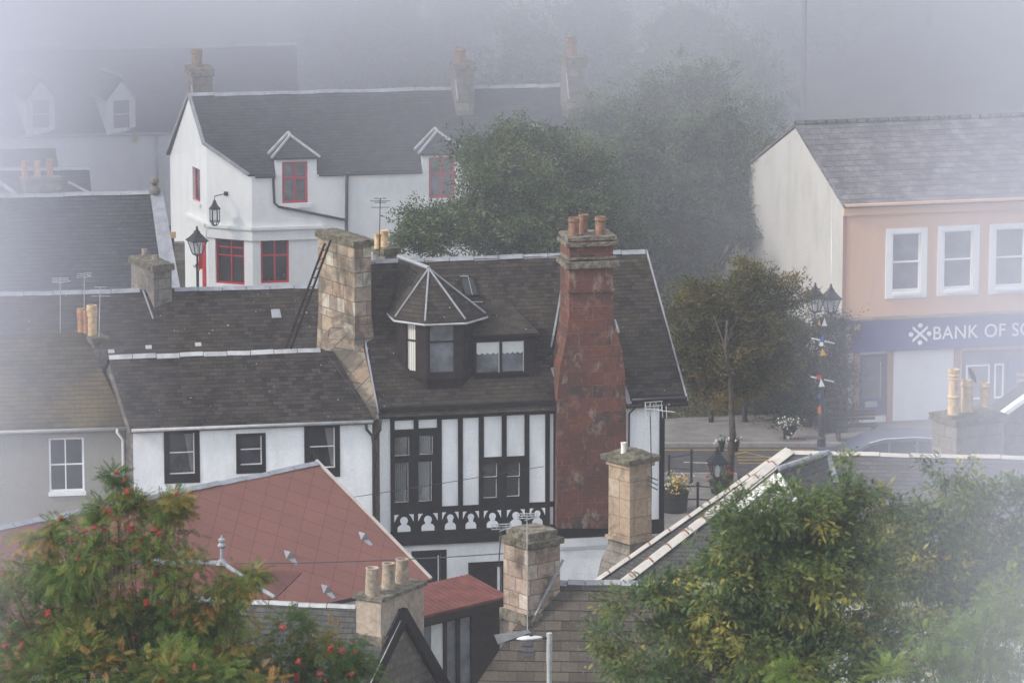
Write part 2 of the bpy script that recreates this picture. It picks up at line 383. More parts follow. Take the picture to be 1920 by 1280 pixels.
MT['ashlar_grey'] = ashlar('grey mossy stone', [(.13, .12, .10), (.2, .18, .15), (.16, .14, .12), (.25, .22, .18)], .5, .3, stains=.55)
MT['harl_chim'] = ashlar('harled chimney', [(.28, .23, .18), (.36, .30, .24), (.32, .26, .2), (.40, .34, .28)], 3.0, 3.0, stains=.35, msize=.002, relief=.03)
MT['rubble'] = ashlar('dark rubble stone', [(.085, .075, .066), (.17, .15, .13), (.13, .11, .095), (.22, .195, .17)], .3, .18, stains=.5, relief=.04, msize=.02)
MT['redstone'] = ashlar('red sandstone', [(.105, .042, .030), (.155, .062, .042), (.125, .050, .035), (.19, .085, .060)], .62, .345, mort=(.21, .12, .095), stain=(.040, .033, .031), stains=.40, msize=.006, relief=.014, sscale=1.5, slo=.46, shi=.56, odd=.85)
MT['capstone'] = plain('lichened cope', (.13, .115, .09), .95, .1, .65, 7, .03, 22)
MT['moss_cap'] = plain('mossy cope', (.105, .095, .068), .95, .1, .6, 6, .04, 20)
MT['timber'] = plain('black timber paint', (.015, .0135, .0135), .85, .10, .35, 5, .004, 40)
MT['timber_brown'] = plain('dark brown timber', (.020, .015, .014), .85, .10, .4, 5, .004, 30)
MT['black_iron'] = plain('black iron paint', (.018, .019, .021), .5, .4, .3, 8)
MT['lead'] = plain('lead sheet', (.23, .235, .25), .6, .35, .25, 4, .004, 12)
MT['lead_light'] = plain('pale lead sheet', (.33, .33, .33), .65, .3, .25, 4, .004, 12)
MT['ridge_cream'] = plain('pale ridge tile', (.39, .36, .325), .85, .2, .14, 3, .006, 15)
MT['ridge_joint'] = plain('terracotta joint', (.22, .105, .07), .9, .1, .25, 10)
MT['lead_dark'] = plain('old lead sheet', (.11, .11, .115), .7, .25, .3, 5)
MT['lamp_grey'] = plain('weathered lamp shell', (.42, .42, .42), .5, .3, .15, 6)
MT['pole_grey'] = plain('dull grey pole', (.12, .12, .125), .7, .2, .1, 3)
MT['zinc'] = plain('galvanised steel', (.36, .37, .37), .5, .4, .2, 10, metal=.4)
MT['pvc'] = plain('white plastic', (.78, .78, .78), .45, .4, .06, 3)
MT['paint_white'] = plain('white gloss paint', (.72, .72, .70), .5, .35, .1, 4)
MT['paint_red'] = plain('red gloss paint', (.42, .022, .035), .45, .4, .2, 5)
MT['paint_blue'] = plain('navy paint', (.022, .032, .125), .45, .4, .15, 3)
MT['fascia_blue'] = plain('blue fascia board', (.018, .028, .16), .45, .35, .12, 2)
MT['pot_buff'] = plain('buff clay pot', (.44, .31, .17), .9, .15, .35, 9, .006, 30)
MT['pot_orange'] = plain('orange clay pot', (.36, .18, .09), .9, .15, .35, 9, .006, 30)
MT['pot_red'] = plain('red clay pot', (.18, .105, .070), .9, .15, .35, 9, .006, 30)
MT['pot_grey'] = plain('sooty clay pot', (.25, .205, .155), .9, .15, .5, 7, .006, 30)
MT['pot_white'] = plain('white glazed pot', (.62, .58, .52), .7, .25, .35, 12)
MT['red_tile'] = diamonds('red diamond sheet', (.175, .073, .056), (.184, .077, .059), .5)
MT['red_metal'] = plain('red corrugated sheet', (.125, .042, .033), .75, .2, .3, 3)
MT['glass'] = glassy('window glass')
MT['glass_grey'] = glassy('pale grey window glass', (.10, .105, .115))  # paler base colour; stands in for reflection on the entrance panes
MT['glass_clear'] = glassy('clear glass', see=.86)
MT['glass_lamp'] = glassy('lamp glass', see=.90)
MT['room'] = plain('dark room', (.02, .018, .018), .9, .05, .3, 2)
MT['curtain'] = stripes('pale curtain', (.55, .53, .48), (.36, .34, .31), .07, .5)
MT['blind'] = plain('pale roller blind', (.52, .53, .50), .9, .1, .08, 3)
MT['net'] = plain('grey net curtain', (.16, .155, .15), .9, .05, .2, 4)
MT['vblind'] = plain('grey vertical blind', (.36, .37, .37), .85, .1, .1, 3)
MT['asphalt'] = plain('asphalt', (.055, .054, .055), .9, .2, .3, 2.5, .006, 60)
MT['pavement'] = plain('pavement slabs', (.15, .14, .13), .9, .15, .25, 1.8, .006, 30)
MT['kerb'] = plain('granite kerb', (.22, .21, .20), .85, .2, .2, 6)
MT['yellow'] = plain('yellow road paint', (.28, .20, .06), .8, .2, .3, 8)
MT['roadwhite'] = plain('white road paint', (.42, .41, .39), .8, .2, .3, 8)
MT['ground'] = plain('rough grass', (.062, .066, .032), .95, .1, .6, .8, .05, 12)
MT['yard'] = plain('yard paving', (.085, .08, .075), .9, .15, .4, 1.5, .01, 20)
MT['bark'] = plain('grey bark', (.060, .050, .041), .95, .1, .5, 6, .02, 25)
MT['twig'] = plain('brown twig', (.075, .055, .042), .9, .1, .3, 6)
MT['berry'] = plain('red berry', (.27, .026, .018), .45, .4, .35, 20)
MT['white_petal'] = plain('white petal', (.52, .51, .52), .8, .1, .1, 10)
MT['yellow_petal'] = plain('yellow petal', (.62, .36, .06), .8, .1, .2, 10)
MT['red_petal'] = plain('crimson petal', (.30, .03, .06), .8, .1, .3, 10)
MT['flag_white'] = plain('white flag cloth', (.75, .75, .75), .8, .1, .08, 5)
MT['flag_yellow'] = plain('yellow flag cloth', (.60, .33, .04), .8, .1, .1, 5)
MT['flag_blue'] = plain('blue flag cloth', (.05, .12, .36), .8, .1, .1, 5)
MT['flag_red'] = plain('red flag cloth', (.45, .03, .04), .8, .1, .1, 5)
MT['flag_orange'] = plain('orange flag cloth', (.55, .17, .03), .8, .1, .1, 5)
MT['sign_buff'] = plain('faded sign plate', (.40, .26, .14), .7, .2, .15, 10)
MT['bird'] = plain('black feathers', (.012, .012, .015), .6, .3, .3, 20)
MT['car'] = plain('blue grey car paint', (.10, .115, .16), .3, .5, .05, 2, metal=.3)
MT['chrome'] = plain('bright trim', (.6, .6, .62), .25, .5, .05, 2, metal=.8)
MT['rubber'] = plain('tyre rubber', (.02, .02, .02), .8, .2, .2, 8)
# ------------------------------------------------------------------ building helpers
Z = V((0, 0, 1))
def ridge_cap(root, rp, p0, p1, mat, wd=.15, seg=.62, gap=.014, name='ridge_capping', seed=1, joint=None, back=True):
    mb = MB(); r_ = random.Random(seed); d = p1 - p0; L = d.length; d = d / L; k = max(1, round(L / seg))
    dn = -rp.v; bk = V((-dn.x, -dn.y, dn.z))
    for i in range(k):
        a = p0 + d * (L * i / k + gap); b = p0 + d * (L * (i + 1) / k - gap * .3); up = Z * (.022 + r_.uniform(0, .020)); t = Z * r_.uniform(-.014, .014); w_ = wd * r_.uniform(.92, 1.06)
        mb.slab3([a + up + dn * w_, b + up + t + dn * w_, b + up + t, a + up], .02)
        if back: mb.slab3([a + up, b + up + t, b + up + t + bk * wd, a + up + bk * wd], .02)
    part(name, mb, mat, root)
    if joint is not None:
        mb = MB()
        for i in range(1, k):
            a = p0 + d * (L * i / k)
            mb.slab3([a + Z * .045 + dn * wd * 1.05 - d * .022, a + Z * .045 + dn * wd * 1.05 + d * .022, a + Z * .05 + d * .022, a + Z * .05 - d * .022], .03)
        part('ridge_joint', mb, joint, root)
def shell(root, rp, eL, eR, rL, rR, zb, wallmat, roofmat, gmatL=None, gmatR=None, over=.14, side=.06, th=.09, holes=(), rec=.12, rooflabel=None, frontmat=None, backdrop=None):
    EL, ER, RL, RR = rp.pt(*eL), rp.pt(*eR), rp.pt(*rL), rp.pt(*rR)
    mb = MB(); mb.prism(rp, [eL, eR, rR, rL], -th, 0)
    mir = lambda r, e: V((2 * r.x - e.x, 2 * r.y - e.y, e.z))
    BL, BR = mir(RL, EL), mir(RR, ER)
    if backdrop:                              # a deeper back slope, reaching lower
        BL = RL + (BL - RL) * backdrop; BR = RR + (BR - RR) * backdrop
    mb.slab3([BR, BL, RL + Z * .004, RR + Z * .004], th)
    roof = part('roof', mb, roofmat, root, rooflabel)
    d = (ER - EL); d.z = 0; d.normalize()
    bk = V((-d.y, d.x, 0))
    o = EL + bk * over; o.z = 0; fc = Face(o, d, Z)
    L = (ER - EL).dot(d); zt = EL.z - th * .6 + over * .8 * rp.v.z / max(.1, math.hypot(rp.v.x, rp.v.y)) * .6
    sl_, sr_ = side if isinstance(side, tuple) else (side, side)
    u0, u1 = sl_, L - sr_
    hs = [fc.rect(*h) if len(h) == 4 else h[:4] for h in holes]
    mb = MB(); cellwall(mb, fc, u0, u1, zb, zt, hs, rec)
    wall = part('front_wall', mb, frontmat or wallmat, root)
    FL, FR = fc.pt(u0, 0), fc.pt(u1, 0)
    def gable(F0, E, Rg, B, mat, flip, sgn):
        s_ = d * sgn
        Bb = V((B.x, B.y, 0)) + s_; Rt = Rg + s_ - Z * th * 1.2; Bt = B + s_ - Z * th * 1.2
        ins = (Rg - B); ins.z = 0; ins.normalize()
        Bb += ins * over; Bt += ins * over + Z * over * .5
        pts = [F0 + Z * zb, Bb + Z * zb, Bt, Rt, F0 + Z * zt]
        if flip: pts.reverse()
        mb = MB(); mb.poly(pts); part('gable_wall', mb, mat, root); return Bb
    b0 = gable(FL, EL, RL, BL, gmatL or wallmat, True, sl_); b1 = gable(FR, ER, RR, BR, gmatR or wallmat, False, -sr_)
    mb = MB(); mb.poly([b1 + Z * zb, b0 + Z * zb, b0 + Z * (BL.z - th), b1 + Z * (BR.z - th)]); part('back_wall', mb, wallmat, root)
    return fc, hs, roof, (u0, u1, zt)
def window(root, fc, r, fmat, gmat=None, fw=.055, bars=(), rec=.10, dep=.05, name='window', sill=None, sillmat=None, barw=.03, n0=0.0, label=None, sash=False):
    u0, u1, v0, v1 = r; mb = MB(); e = -rec + n0
    cellwall(mb, fc, u0, u1, v0, v1, [(u0 + fw, u1 - fw, v0 + fw, v1 - fw)], dep, e + dep)
    for k, f in bars:
        if k == 'v': c = u0 + (u1 - u0) * f; mb.box(fc, c - barw / 2, c + barw / 2, v0 + fw, v1 - fw, e + .012, e + dep - .006)
        else: c = v0 + (v1 - v0) * f; mb.box(fc, u0 + fw, u1 - fw, c - barw / 2, c + barw / 2, e + .008, e + dep - .010)
    if sash:                                  # the upper sash stands forward of the lower
        c = v0 + (v1 - v0) * .5; mb.box(fc, u0 + fw, u1 - fw, c - .025, c + .025, e + .008, e + dep + .01)
    f = part(name, mb, fmat, root, label)
    mb = MB(); mb.poly([fc.pt(u0, v0, e + .004), fc.pt(u1, v0, e + .004), fc.pt(u1, v1, e + .004), fc.pt(u0, v1, e + .004)], [(u0, v0), (u1, v0), (u1, v1), (u0, v1)])
    part('pane', mb, gmat or MT['glass'], f)
    if sill:
        mb = MB(); so, sh, sp = sill
        mb.box(fc, u0 - so, u1 + so, v0 - sh, v0 - .003, -.05 + n0, sp + n0); part('sill', mb, sillmat or fmat, f)
    return f
def surround(root, fc, r, wd, mat, n=.02, top=None, bot=None, name='window_surround'):
    u0, u1, v0, v1 = r; mb = MB()
    cellwall(mb, fc, u0 - wd, u1 + wd, v0 - (wd if bot is None else bot), v1 + (wd if top is None else top), [r], n + .02, n, edge=n)
    return part(name, mb, mat, root)
POTS = {
    'plain': [(1, 0), (1, .1), (.86, .14), (.80, .9), (.92, .92), (.95, 1), (.72, 1), (.70, .9)],
    'taper': [(1.05, 0), (1.02, .05), (.92, .5), (.84, .93), (.93, .95), (.93, 1), (.70, 1), (.68, .9)],
    'collar': [(1, 0), (.98, .62), (1.12, .64), (1.16, .78), (1.10, .95), (1.05, 1), (.8, 1), (.78, .9)],
    'roll': [(1, 0), (.98, .78), (1.14, .82), (1.14, .90), (1.0, .92), (1.05, 1), (.78, 1), (.76, .9)],
    'louvre': [(1, 0), (.92, .3), (.88, .72), (.98, .74), (.98, .76), (.8, .77), (.8, .80), (1, .81), (1, .83), (.8, .84), (.8, .87), (1, .88), (1, .90), (.8, .91), (.8, .94), (1.02, .95), (1.02, 1), (.3, 1)],
    'tall': [(1.1, 0), (1.05, .1), (1.0, .3), (1.0, .36), (1.25, .38), (1.25, .41), (.98, .43), (.95, .76), (1.08, .78), (1.08, .80), (.9, .81), (.9, .85), (1.08, .86), (1.08, .88), (.9, .89), (.9, .93), (1.1, .94), (1.1, 1), (.8, 1), (.8, .92)],
}
def pot(parent, loc, r, h, mat, kind='plain', label=None):
    mb = MB(); mb.lathe(loc, [(a * r, b * h) for a, b in POTS[kind]], 18)
    return part('chimney_pot', mb, mat, parent, label, smooth=False)
def chimframe(xm, xl, xr, y, Y, psi):
    o = P(xm, y, Y); o.z = 0; a = R(psi); u = V((math.cos(a), math.sin(a), 0)); v = V((-math.sin(a), math.cos(a), 0))
    fR = Face(o, u, Z); fL = Face(o, -v, Z)
    return Face(o, u, v), fR.px(xr, y)[0], -fL.px(xl, y)[0], (lambda yy: fR.px(xm, yy)[1])
def chimney(root, xm, xl, xr, yref, Y, psi, ytop, ybot, mat, caps=(), pots=(), deeper=.8, bands=()):
    fr, b, a, zz = chimframe(xm, xl, xr, yref, Y, psi)
    mb = MB(); mb.box(fr, 0, b, 0, a, zz(ybot) - deeper, zz(ytop))
    for y0, y1, ov in bands: mb.box(fr, -ov, b + ov, -ov, a + ov, zz(y1), zz(y0))
    c = part('chimney', mb, mat, root)
    for i, (y0, y1, ov, jit, crown, cm) in enumerate(caps):
        mb = MB(); mb.lump(fr, -ov, b + ov, -ov, a + ov, zz(y1), zz(y0), .09, jit, crown, seed=i + int(xm)); part('chimney_cap', mb, cm, c)
    for fu, fv, y, r, h, pm, kind in pots:
        pot(c, fr.pt(fu * b, fv * a, zz(y)), r, h, pm, kind)
    return c, fr, b, a, zz
def downpipe(root, pts, r, mat, name='downpipe'):
    mb = MB(); mb.tube(pts, r, 8); return part(name, mb, mat, root, smooth=True)
def gutter(root, fc, u0, u1, v, mat, r=.05, n=.08, name='gutter', rise=0.0):
    mb = MB(); mb.tube([fc.pt(u0, v, n), fc.pt(u1, v + rise, n)], r, 8); return part(name, mb, mat, root, smooth=True)

# ================================================================== the half-timbered house
T = thing('timbered_house', 'half-timbered black and white house with red sandstone chimney and slate roof', 'house', P(900, 1200, 120))
oT = P(700, 489, 122.9)
rT = roofface(oT, 11.5, 51)
eL, eR = rT.px(711, 783), rT.px(1291, 757)
ev = (eL[1] + eR[1]) / 2; eL = (eL[0], ev); eR = (eR[0], ev)
rLu, rRu = rT.px(655, 490)[0], rT.px(1209, 466)[0]
gwin = [(783, 1038, 826, 1100), (888, 1062, 940, 1190)]
EXT = [(737, 815, 769, 944), (782, 813, 812, 941), (903, 866, 933, 935), (946, 864, 977, 932)]
fT, hT, roofT, (tu0, tu1, tzt) = shell(T, rT, eL, eR, (rLu, 0), (rRu, 0), -.2, MT['white'], MT['slate_tudor'], gmatL=MT['ashlar_warm'], over=.30, side=(.06, .60), holes=EXT + gwin, rooflabel='weathered slate roof with moss along its eaves')
# wall end at the corner post, eaves overhang beyond it
ridge_cap(T, rT, rT.pt(rLu, 0), rT.pt(rRu, 0), MT['lead'], .13, .66, seed=3)
fX = fT.off(.045)
zb1 = fT.px(900, 1012)[1]; zb0 = fT.px(900, 993)[1]
S3 = lambda X, Y: (700 + X / 4.571, 740 + Y / 4.571)
def r3(x0, y0, x1, y1, f=None): return (f or fT).rect(*S3(x0, y0), *S3(x1, y1))
uA, uB = fT.px(*S3(147, 700))[0], fT.px(*S3(1584, 700))[0]
zt_ = tzt - .02; zfr = fT.px(*S3(700, 1262))[1]
panels = [r3(180, 215, 345, 295), r3(385, 207, 545, 283), r3(585, 205, 725, 950), r3(765, 193, 903, 942), r3(945, 180, 1100, 530), r3(1140, 170, 1295, 523), r3(1335, 165, 1472, 918), r3(1510, 158, 1542, 910), r3(1510, 955, 1540, 1120)]
lights = [r3(180, 358, 306, 520), r3(392, 347, 508, 508), r3(180, 575, 299, 918), r3(384, 568, 499, 908), r3(940, 585, 1058, 703), r3(1140, 580, 1254, 698), r3(940, 712, 1056, 880), r3(1140, 707, 1250, 868)]
# openings in the white wall behind are a little larger than the lights in the timber
mb = MB(); cellwall(mb, fT, uA, uB, zfr, zt_, panels + lights, .04, .045, edge=.045)
frame = part('timber_frame', mb, MT['timber'], T)
for (cx, y0, y1, wd) in [(260, 1040, 1185, 115), (465, 1030, 1172, 115), (657, 1018, 1165, 97), (833, 1012, 1157, 95), (1018, 1005, 1147, 102), (1218, 997, 1135, 106), (1403, 985, 1128, 92)]:
    mb = MB(); c, d = fT.px(*S3(cx, y0)), fT.px(*S3(cx, y1)); W_ = wd / 4.571 / 73; H_ = c[1] - d[1]; n1 = .052
    pl = []
    for i in range(13): t = math.pi * (-.22 + 1.44 * i / 12); pl.append((c[0] + math.cos(t) * W_ * .30, c[1] - W_ * .30 + math.sin(t) * W_ * .30))
    for i in range(7): t = R(105 + 85 * i / 6); pl.append((d[0] - W_ * .08 + math.cos(t) * W_ * .42, d[1] + H_ * .28 + math.sin(t) * H_ * .26))
    pl.append((d[0] - W_ * .5, d[1])); pl.append((d[0] + W_ * .5, d[1]))
    for i in range(7): t = R(-10 + 85 * i / 6); pl.append((d[0] + W_ * .08 + math.cos(t) * W_ * .42, d[1] + H_ * .28 + math.sin(t) * H_ * .26))
    q = []
    for p_ in pl:
        if not q or (p_[0] - q[-1][0]) ** 2 + (p_[1] - q[-1][1]) ** 2 > 1e-7: q.append(p_)
    mb.prism(fT, q, .0455, n1, back=False)
    tv = c[1] + .06; th_ = .2
    for sg in (-1, 1):
        o_ = c[0] + sg * W_ * .74
        mb.prism(fT, [(o_, tv), (o_ - sg * W_ * .37, tv), (o_ - sg * W_ * .22, tv - th_ * .28), (o_, tv - th_)], .0455, n1, back=False)
    part('frieze_panel', mb, MT['white'], frame)
fR_ = fT
mb = MB()
uR0, uR1 = fT.px(1236, 860)[0], fT.px(1247.5, 860)[0]
mb.box(fT, uR0, tu1 + .03, fT.px(1240, 995)[1], tzt - .02, -.3, .05)
part('corner_post', mb, MT['timber'], T)
mb = MB(); mb.box(fT, uA - .02, tu1 + .02, zb1 - .03, zb0 + .015, -.05, .11); mb.box(fT, uA - .02, tu1 + .02, zb0 + .018, zb0 + .06, -.05, .085)
part('bressummer_beam', mb, MT['timber'], T)
mb = MB(); a = fT.rect(1049, 1006, 1140, 1022); mb.box(fT, a[0], a[1] + .1, a[2], a[3], -.02, .10); mb.box(fT, a[0], a[1] + .1, a[2] - .07, a[2] - .004, -.02, .06)
part('cornice', mb, MT['white_smooth'], T)
# windows behind the timber
def tlights(lst, bl, label):
    for r in lst:
        f = window(T, fT, r, MT['timber_brown'], MT['glass_clear'] if bl else MT['glass'], .012, (), .06, .045)
        if bl:
            mb = MB(); u = r[0] + .02; k = 6
            st = (r[1] - r[0] - .04) / k
            for i in range(k):
                fz = .6
                p0 = fT.pt(r[0] + .02 + st * i, 0, -.16); p1 = fT.pt(r[0] + .02 + st * (i + fz), 0, -.13)
                mb.poly([p0 + Z * r[2], p1 + Z * r[2], p1 + Z * r[3], p0 + Z * r[3]])
            part('vertical_blind', mb, MT['vblind'], f)
        mb = MB(); mb.box(fT, r[1] - .012, r[1] - .001, r[2], r[3], -.05, .015); mb.box(fT, r[0], r[1] - .013, r[2] + .001, r[2] + .012, -.05, .012)
        part('white_edge', mb, MT['paint_white'], f)
    return
tlights(lights[:4], True, ''); tlights(lights[4:], False, '')
# ground floor window and door
r = fT.rect(*gwin[0]); window(T, fT, r, MT['timber'], MT['glass'], .05, [('h', .55)], .08, sash=False)
mb = MB(); mb.box(fT, r[0] + .06, r[1] - .06, r[2] + (r[3] - r[2]) * .62, r[3] - .06, -.12, -.10); 
surround(T, fT, r, .16, MT['timber'], .018, top=.10, bot=.2)
mb = MB(); mb.box(fT, r[1] - .07, r[1] - .045, r[2], r[3] - .05, -.03, .0); part('white_edge', mb, MT['paint_white'], T)
r = fT.rect(*gwin[1]); mb = MB(); mb.box(fT, r[0], r[1] - .10, r[2], r[3], -.1, -.06); 
for k in range(2): mb.box(fT, r[0] + .08, r[1] - .18, r[2] + .15 + k * .8, r[2] + .8 + k * .8, -.058, -.05)
dr = part('door', mb, MT['timber_brown'], T)
mb = MB(); mb.box(fT, r[0] + .28, r[0] + .40, r[2] + 1.05, r[2] + 1.14, -.049, -.035); part('letter_plate', mb, MT['zinc'], dr)
mb = MB(); mb.box(fT, r[1] - .098, r[1] - .035, r[2], r[3], -.1, -.02); part('door_jamb', mb, MT['paint_white'], T)
surround(T, fT, r, .14, MT['timber'], .018, bot=0.0, name='door_surround')
# --- the red sandstone chimney breast
nC = .34; fC = fT.off(nC)
C_ = lambda x, y: fC.px(x, y)
prof = [(1045, 990), (1045, 748), (1049, 700), (1050, 688), (1061, 640), (1067, 590), (1068, 452), (1149, 448), (1150, 590), (1158, 625), (1167, 660), (1172, 700), (1174, 770), (1175, 990)]
mb = MB(); mb.prism(fC, [C_(*p_) for p_ in prof], -nC - .75, 0)
ch = part('chimney', mb, MT['redstone'], T, 'stepped red sandstone chimney breast')
for (y0, y1, ov, mt, jit) in [(541, 549, .05, MT['redstone'], .006), (488, 503, .13, MT['capstone'], .012), (480, 487, .06, MT['capstone'], .012), (452, 462, .12, MT['capstone'], .015), (446, 451.5, .07, MT['capstone'], .01)]:
    u0, v0 = C_(1068, y1); u1, v1 = C_(1150, y0)
    fr = Face(fC.pt(0, 0, 0), fC.u, -fC.n)
    mb = MB(); mb.lump(fr, u0 - ov, u1 + ov, -ov, .9 + ov, v0, v1 if v1 > v0 + .05 else v0 + .09, .1, jit, 0, seed=y0); part('chimney_cornice', mb, mt, ch)
zt = C_(1100, 448)[1]
for x, h, k in [(1079.5, .52, 'roll'), (1102, .54, 'plain'), (1129.5, .52, 'roll')]:
    u = C_(x, 448)[0]; pot(ch, fC.pt(u, zt, -.25 if k == 'roll' else -.55), .135, h, MT['pot_red'], k)
# lead where the breast meets the slates, and flaked mortar
mb = MB()
def strip(fc, pts, wd, n0, n1):
    for (x0, y0), (x1, y1) in zip(pts, pts[1:]):
        a, b = fc.px(x0, y0), fc.px(x1, y1); d = V((b[0] - a[0], b[1] - a[1], 0)).normalized(); o_ = V((-d.y, d.x, 0)) * wd / 2
        mb.prism(fc, [(a[0] + o_.x, a[1] + o_.y), (b[0] + o_.x, b[1] + o_.y), (b[0] - o_.x, b[1] - o_.y), (a[0] - o_.x, a[1] - o_.y)], n0, n1)
for pts_, w_ in (([(1052, 546), (1041, 610), (1033, 652)], .05), ([(1036, 690), (1049, 728), (1061, 759)], .10), ([(1152, 600), (1160, 625)], .06), ([(1167, 722), (1180, 758)], .13), ([(1212, 470), (1289, 752)], .035)):
    mb = MB(); strip(rT, pts_, w_, -.02, .045); part('flashing', mb, MT['lead'], roofT)
mb = MB(); strip(rT, [(672, 560), (690, 672), (709, 775)], .04, -.05, .04); part('skew_flashing', mb, MT['lead'], roofT)
# eaves board, gutter and pipes
mb = MB(); mb.box(fT, uA - .3, uB, tzt + .01, tzt + .10, .03, .26); mb.box(fT, fT.px(1178, 765)[0], tu1 + .5, tzt + .01, tzt + .10, .03, .26); part('eaves_board', mb, MT['timber'], T)
gutter(T, fT, fT.px(1180, 765)[0], tu1 + .55, tzt + .05, MT['black_iron'], .045, .30)
u = fT.px(1177, 830)[0]; downpipe(T, [fT.pt(u + .22, tzt - .0, .28), fT.pt(u + .16, tzt - .18, .16), fT.pt(u + .02, tzt - .36, .07), fT.pt(u + .01, zb0, .07)], .022, MT['black_iron'])
# --- the bay dormer
B0 = rT.at(812, 737); fB = Face(V((B0.x, B0.y, 0)), fT.u, Z)
bu0, bu1 = fB.px(800, 650)[0], fB.px(868, 650)[0]; bz0, bz1 = fB.px(835, 737)[1], fB.px(835, 601)[1]; bs = fB.px(835, 706)[1]
t_ = .60
D1 = thing  # (name kept short below)
def bp(u, n): return fB.pt(u, 0, n)
pl = [(bu0 - t_, -2.2), (bu0 - t_, -t_), (bu0, 0), (bu1, 0), (bu1 + t_, -t_), (bu1 + t_, -2.2)]
mb = MB()
sides = list(zip(pl, pl[1:]))
fcs = []
for a, b in sides:
    pa, pb = bp(*a), bp(*b); fcs.append((Face(pa, pb - pa, Z), (pb - pa).length))
holesB = {1: [(.20, .50, bs + .10, bz1 - .06)], 2: [(.07, .07 + .66, bs + .10, bz1 - .06)], 3: [(.14, .44, bs + .10, bz1 - .06)]}
for i, (fc, L) in enumerate(fcs): cellwall(mb, fc, 0, L, bs + .0, bz1, holesB.get(i, []), .06)
db = part('dormer', mb, MT['timber_brown'], T, 'dark bay dormer with a pointed slate roof')
mb = MB(); mb.poly([bp(*p_) + Z * bs for p_ in pl][::-1])
q0 = [bp(*p_) + Z * bs for p_ in pl]; q1 = [bp(a * .92 + (bu0 + bu1) / 2 * .08, n * 1.0 - .10) + Z * bz0 for a, n in pl]
for i in range(5): mb.poly([q1[i], q1[i + 1], q0[i + 1], q0[i]])
for (fc, L) in fcs[1:4]: mb.box(fc, -.03, L + .03, bs - .05, bs + .0, -.03, .05)
part('dormer_apron', mb, MT['timber_brown'], db)
for i, hs in holesB.items():
    fc = fcs[i][0]; r = hs[0]; w_ = window(db, fc, r, MT['timber_brown'], MT['glass_clear'] if i == 1 else MT['glass_grey'] if i == 2 else MT['glass'], .02, [('h', .62)], .06, .04, barw=.045)
    if i == 1:
        mb = MB(); mb.poly([fc.pt(r[0], r[2], -.2), fc.pt(r[1], r[2], -.2), fc.pt(r[1], r[3], -.2), fc.pt(r[0], r[3], -.2)], [(0, 0), (.35, 0), (.35, 1), (0, 1)])
        me = mb.build('curtain', MT['curtain'], rootloc(T)); 
        mb2 = MB(); mb2.poly([fc.pt(r[0] + .02, r[2], -.055), fc.pt(r[1] - .02, r[2], -.055), fc.pt(r[1] - .02, r[3], -.055), fc.pt(r[0] + .02, r[3], -.055)], [(0, 0), (.3, 0), (.3, 1), (0, 1)])
        w_.children[0].data.materials[0] = MT['curtain']
apex = P(804, 505, (B0.y + .75)); ov = .16
cen = bp((bu0 + bu1) / 2, -1.0)
def bo(u, n, k=1.0): p_ = bp(u, n); d = p_ - cen; d.z = 0; return p_ + d.normalized() * ov + Z * (bz1 - .02)
E = [bp(bu0 - t_ - ov, -1.9) + Z * (bz1 - .02), bo(bu0 - t_, -t_), bo(bu0, 0), bo(bu1, 0), bo(bu1 + t_, -t_), bp(bu1 + t_ + ov, -1.9) + Z * (bz1 - .02)]
rdir = (-fT.n * 1.0 - fT.u * .28); rdir.z = 0; rdir.normalize()
den = rdir.dot(rT.n); tq = (rT.o - apex).dot(rT.n) / den if abs(den) > 1e-6 else 1; Q = apex + rdir * min(abs(tq) + .25, 1.8)
mb = MB()
for pts in ([E[0], E[1], apex, Q], [E[1], E[2], apex], [E[2], E[3], apex], [E[3], E[4], apex], [E[4], E[5], Q, apex]): mb.slab3(pts, .05)
dr_ = part('dormer_roof', mb, MT['slate_tudor'], db)
mb = MB()
for e in E[1:5]: mb.tube([e + (apex - e) * .03 + Z * .03, apex + Z * .03], .026, 6)
mb.tube([apex + Z * .035, Q + Z * .035], .055, 6); part('hip_lead', mb, MT['lead'], dr_ if False else db)
mb = MB()
for a, b in zip(E, E[1:]): mb.tube([a - Z * .045, b - Z * .045], .03, 6)
part('dormer_gutter', mb, MT['lead_light'], db)
# --- the flat-fronted dormer
G0 = rT.at(945, 708); fD = Face(V((G0.x, G0.y, 0)), fT.u, Z)
d = fD.rect(889, 628, 1002, 706); wr = fD.rect(893, 640, 982, 698)
wr1 = (wr[0], wr[0] + (wr[1] - wr[0]) * .485, wr[2], wr[3]); wr2 = (wr[0] + (wr[1] - wr[0]) * .54, wr[1], wr[2], wr[3])
mb = MB(); cellwall(mb, fD, d[0], d[1], d[2] - .1, d[3] + .06, [wr1, wr2], .05)
for u in (d[0], d[1]): mb.poly([fD.pt(u, d[2] - .1, 0), fD.pt(u, d[2] - .1, -1.6), fD.pt(u, d[3] + .06, -1.6), fD.pt(u, d[3] + .06, 0)])
db2 = part('dormer', mb, MT['timber_brown'], T, 'flat-fronted dark dormer with two panes and scalloped blinds')
for r in (wr1, wr2):
    w_ = window(db2, fD, r, MT['timber_brown'], MT['glass_grey'], .012, (), .05, .035)
    bl = MB(); pl = [(r[0] + .014, r[3] - .01), (r[0] + .014, r[3] - .29)]
    k = 4
    for i in range(k):
        for j in range(1, 7):
            x = r[0] + .014 + (r[1] - r[0] - .028) * (i + j / 6) / k; pl.append((x, r[3] - .29 - .045 * math.sin(math.pi * j / 6)))
    pl.append((r[1] - .014, r[3] - .01)); bl.prism(fD, pl, -.044, -.036)
    part('scalloped_blind', bl, MT['blind'], db2)
    mb = MB(); mb.box(fD, r[1] - .016, r[1] - .002, r[2], r[3], -.03, .006); part('white_edge', mb, MT['blind'], db2)
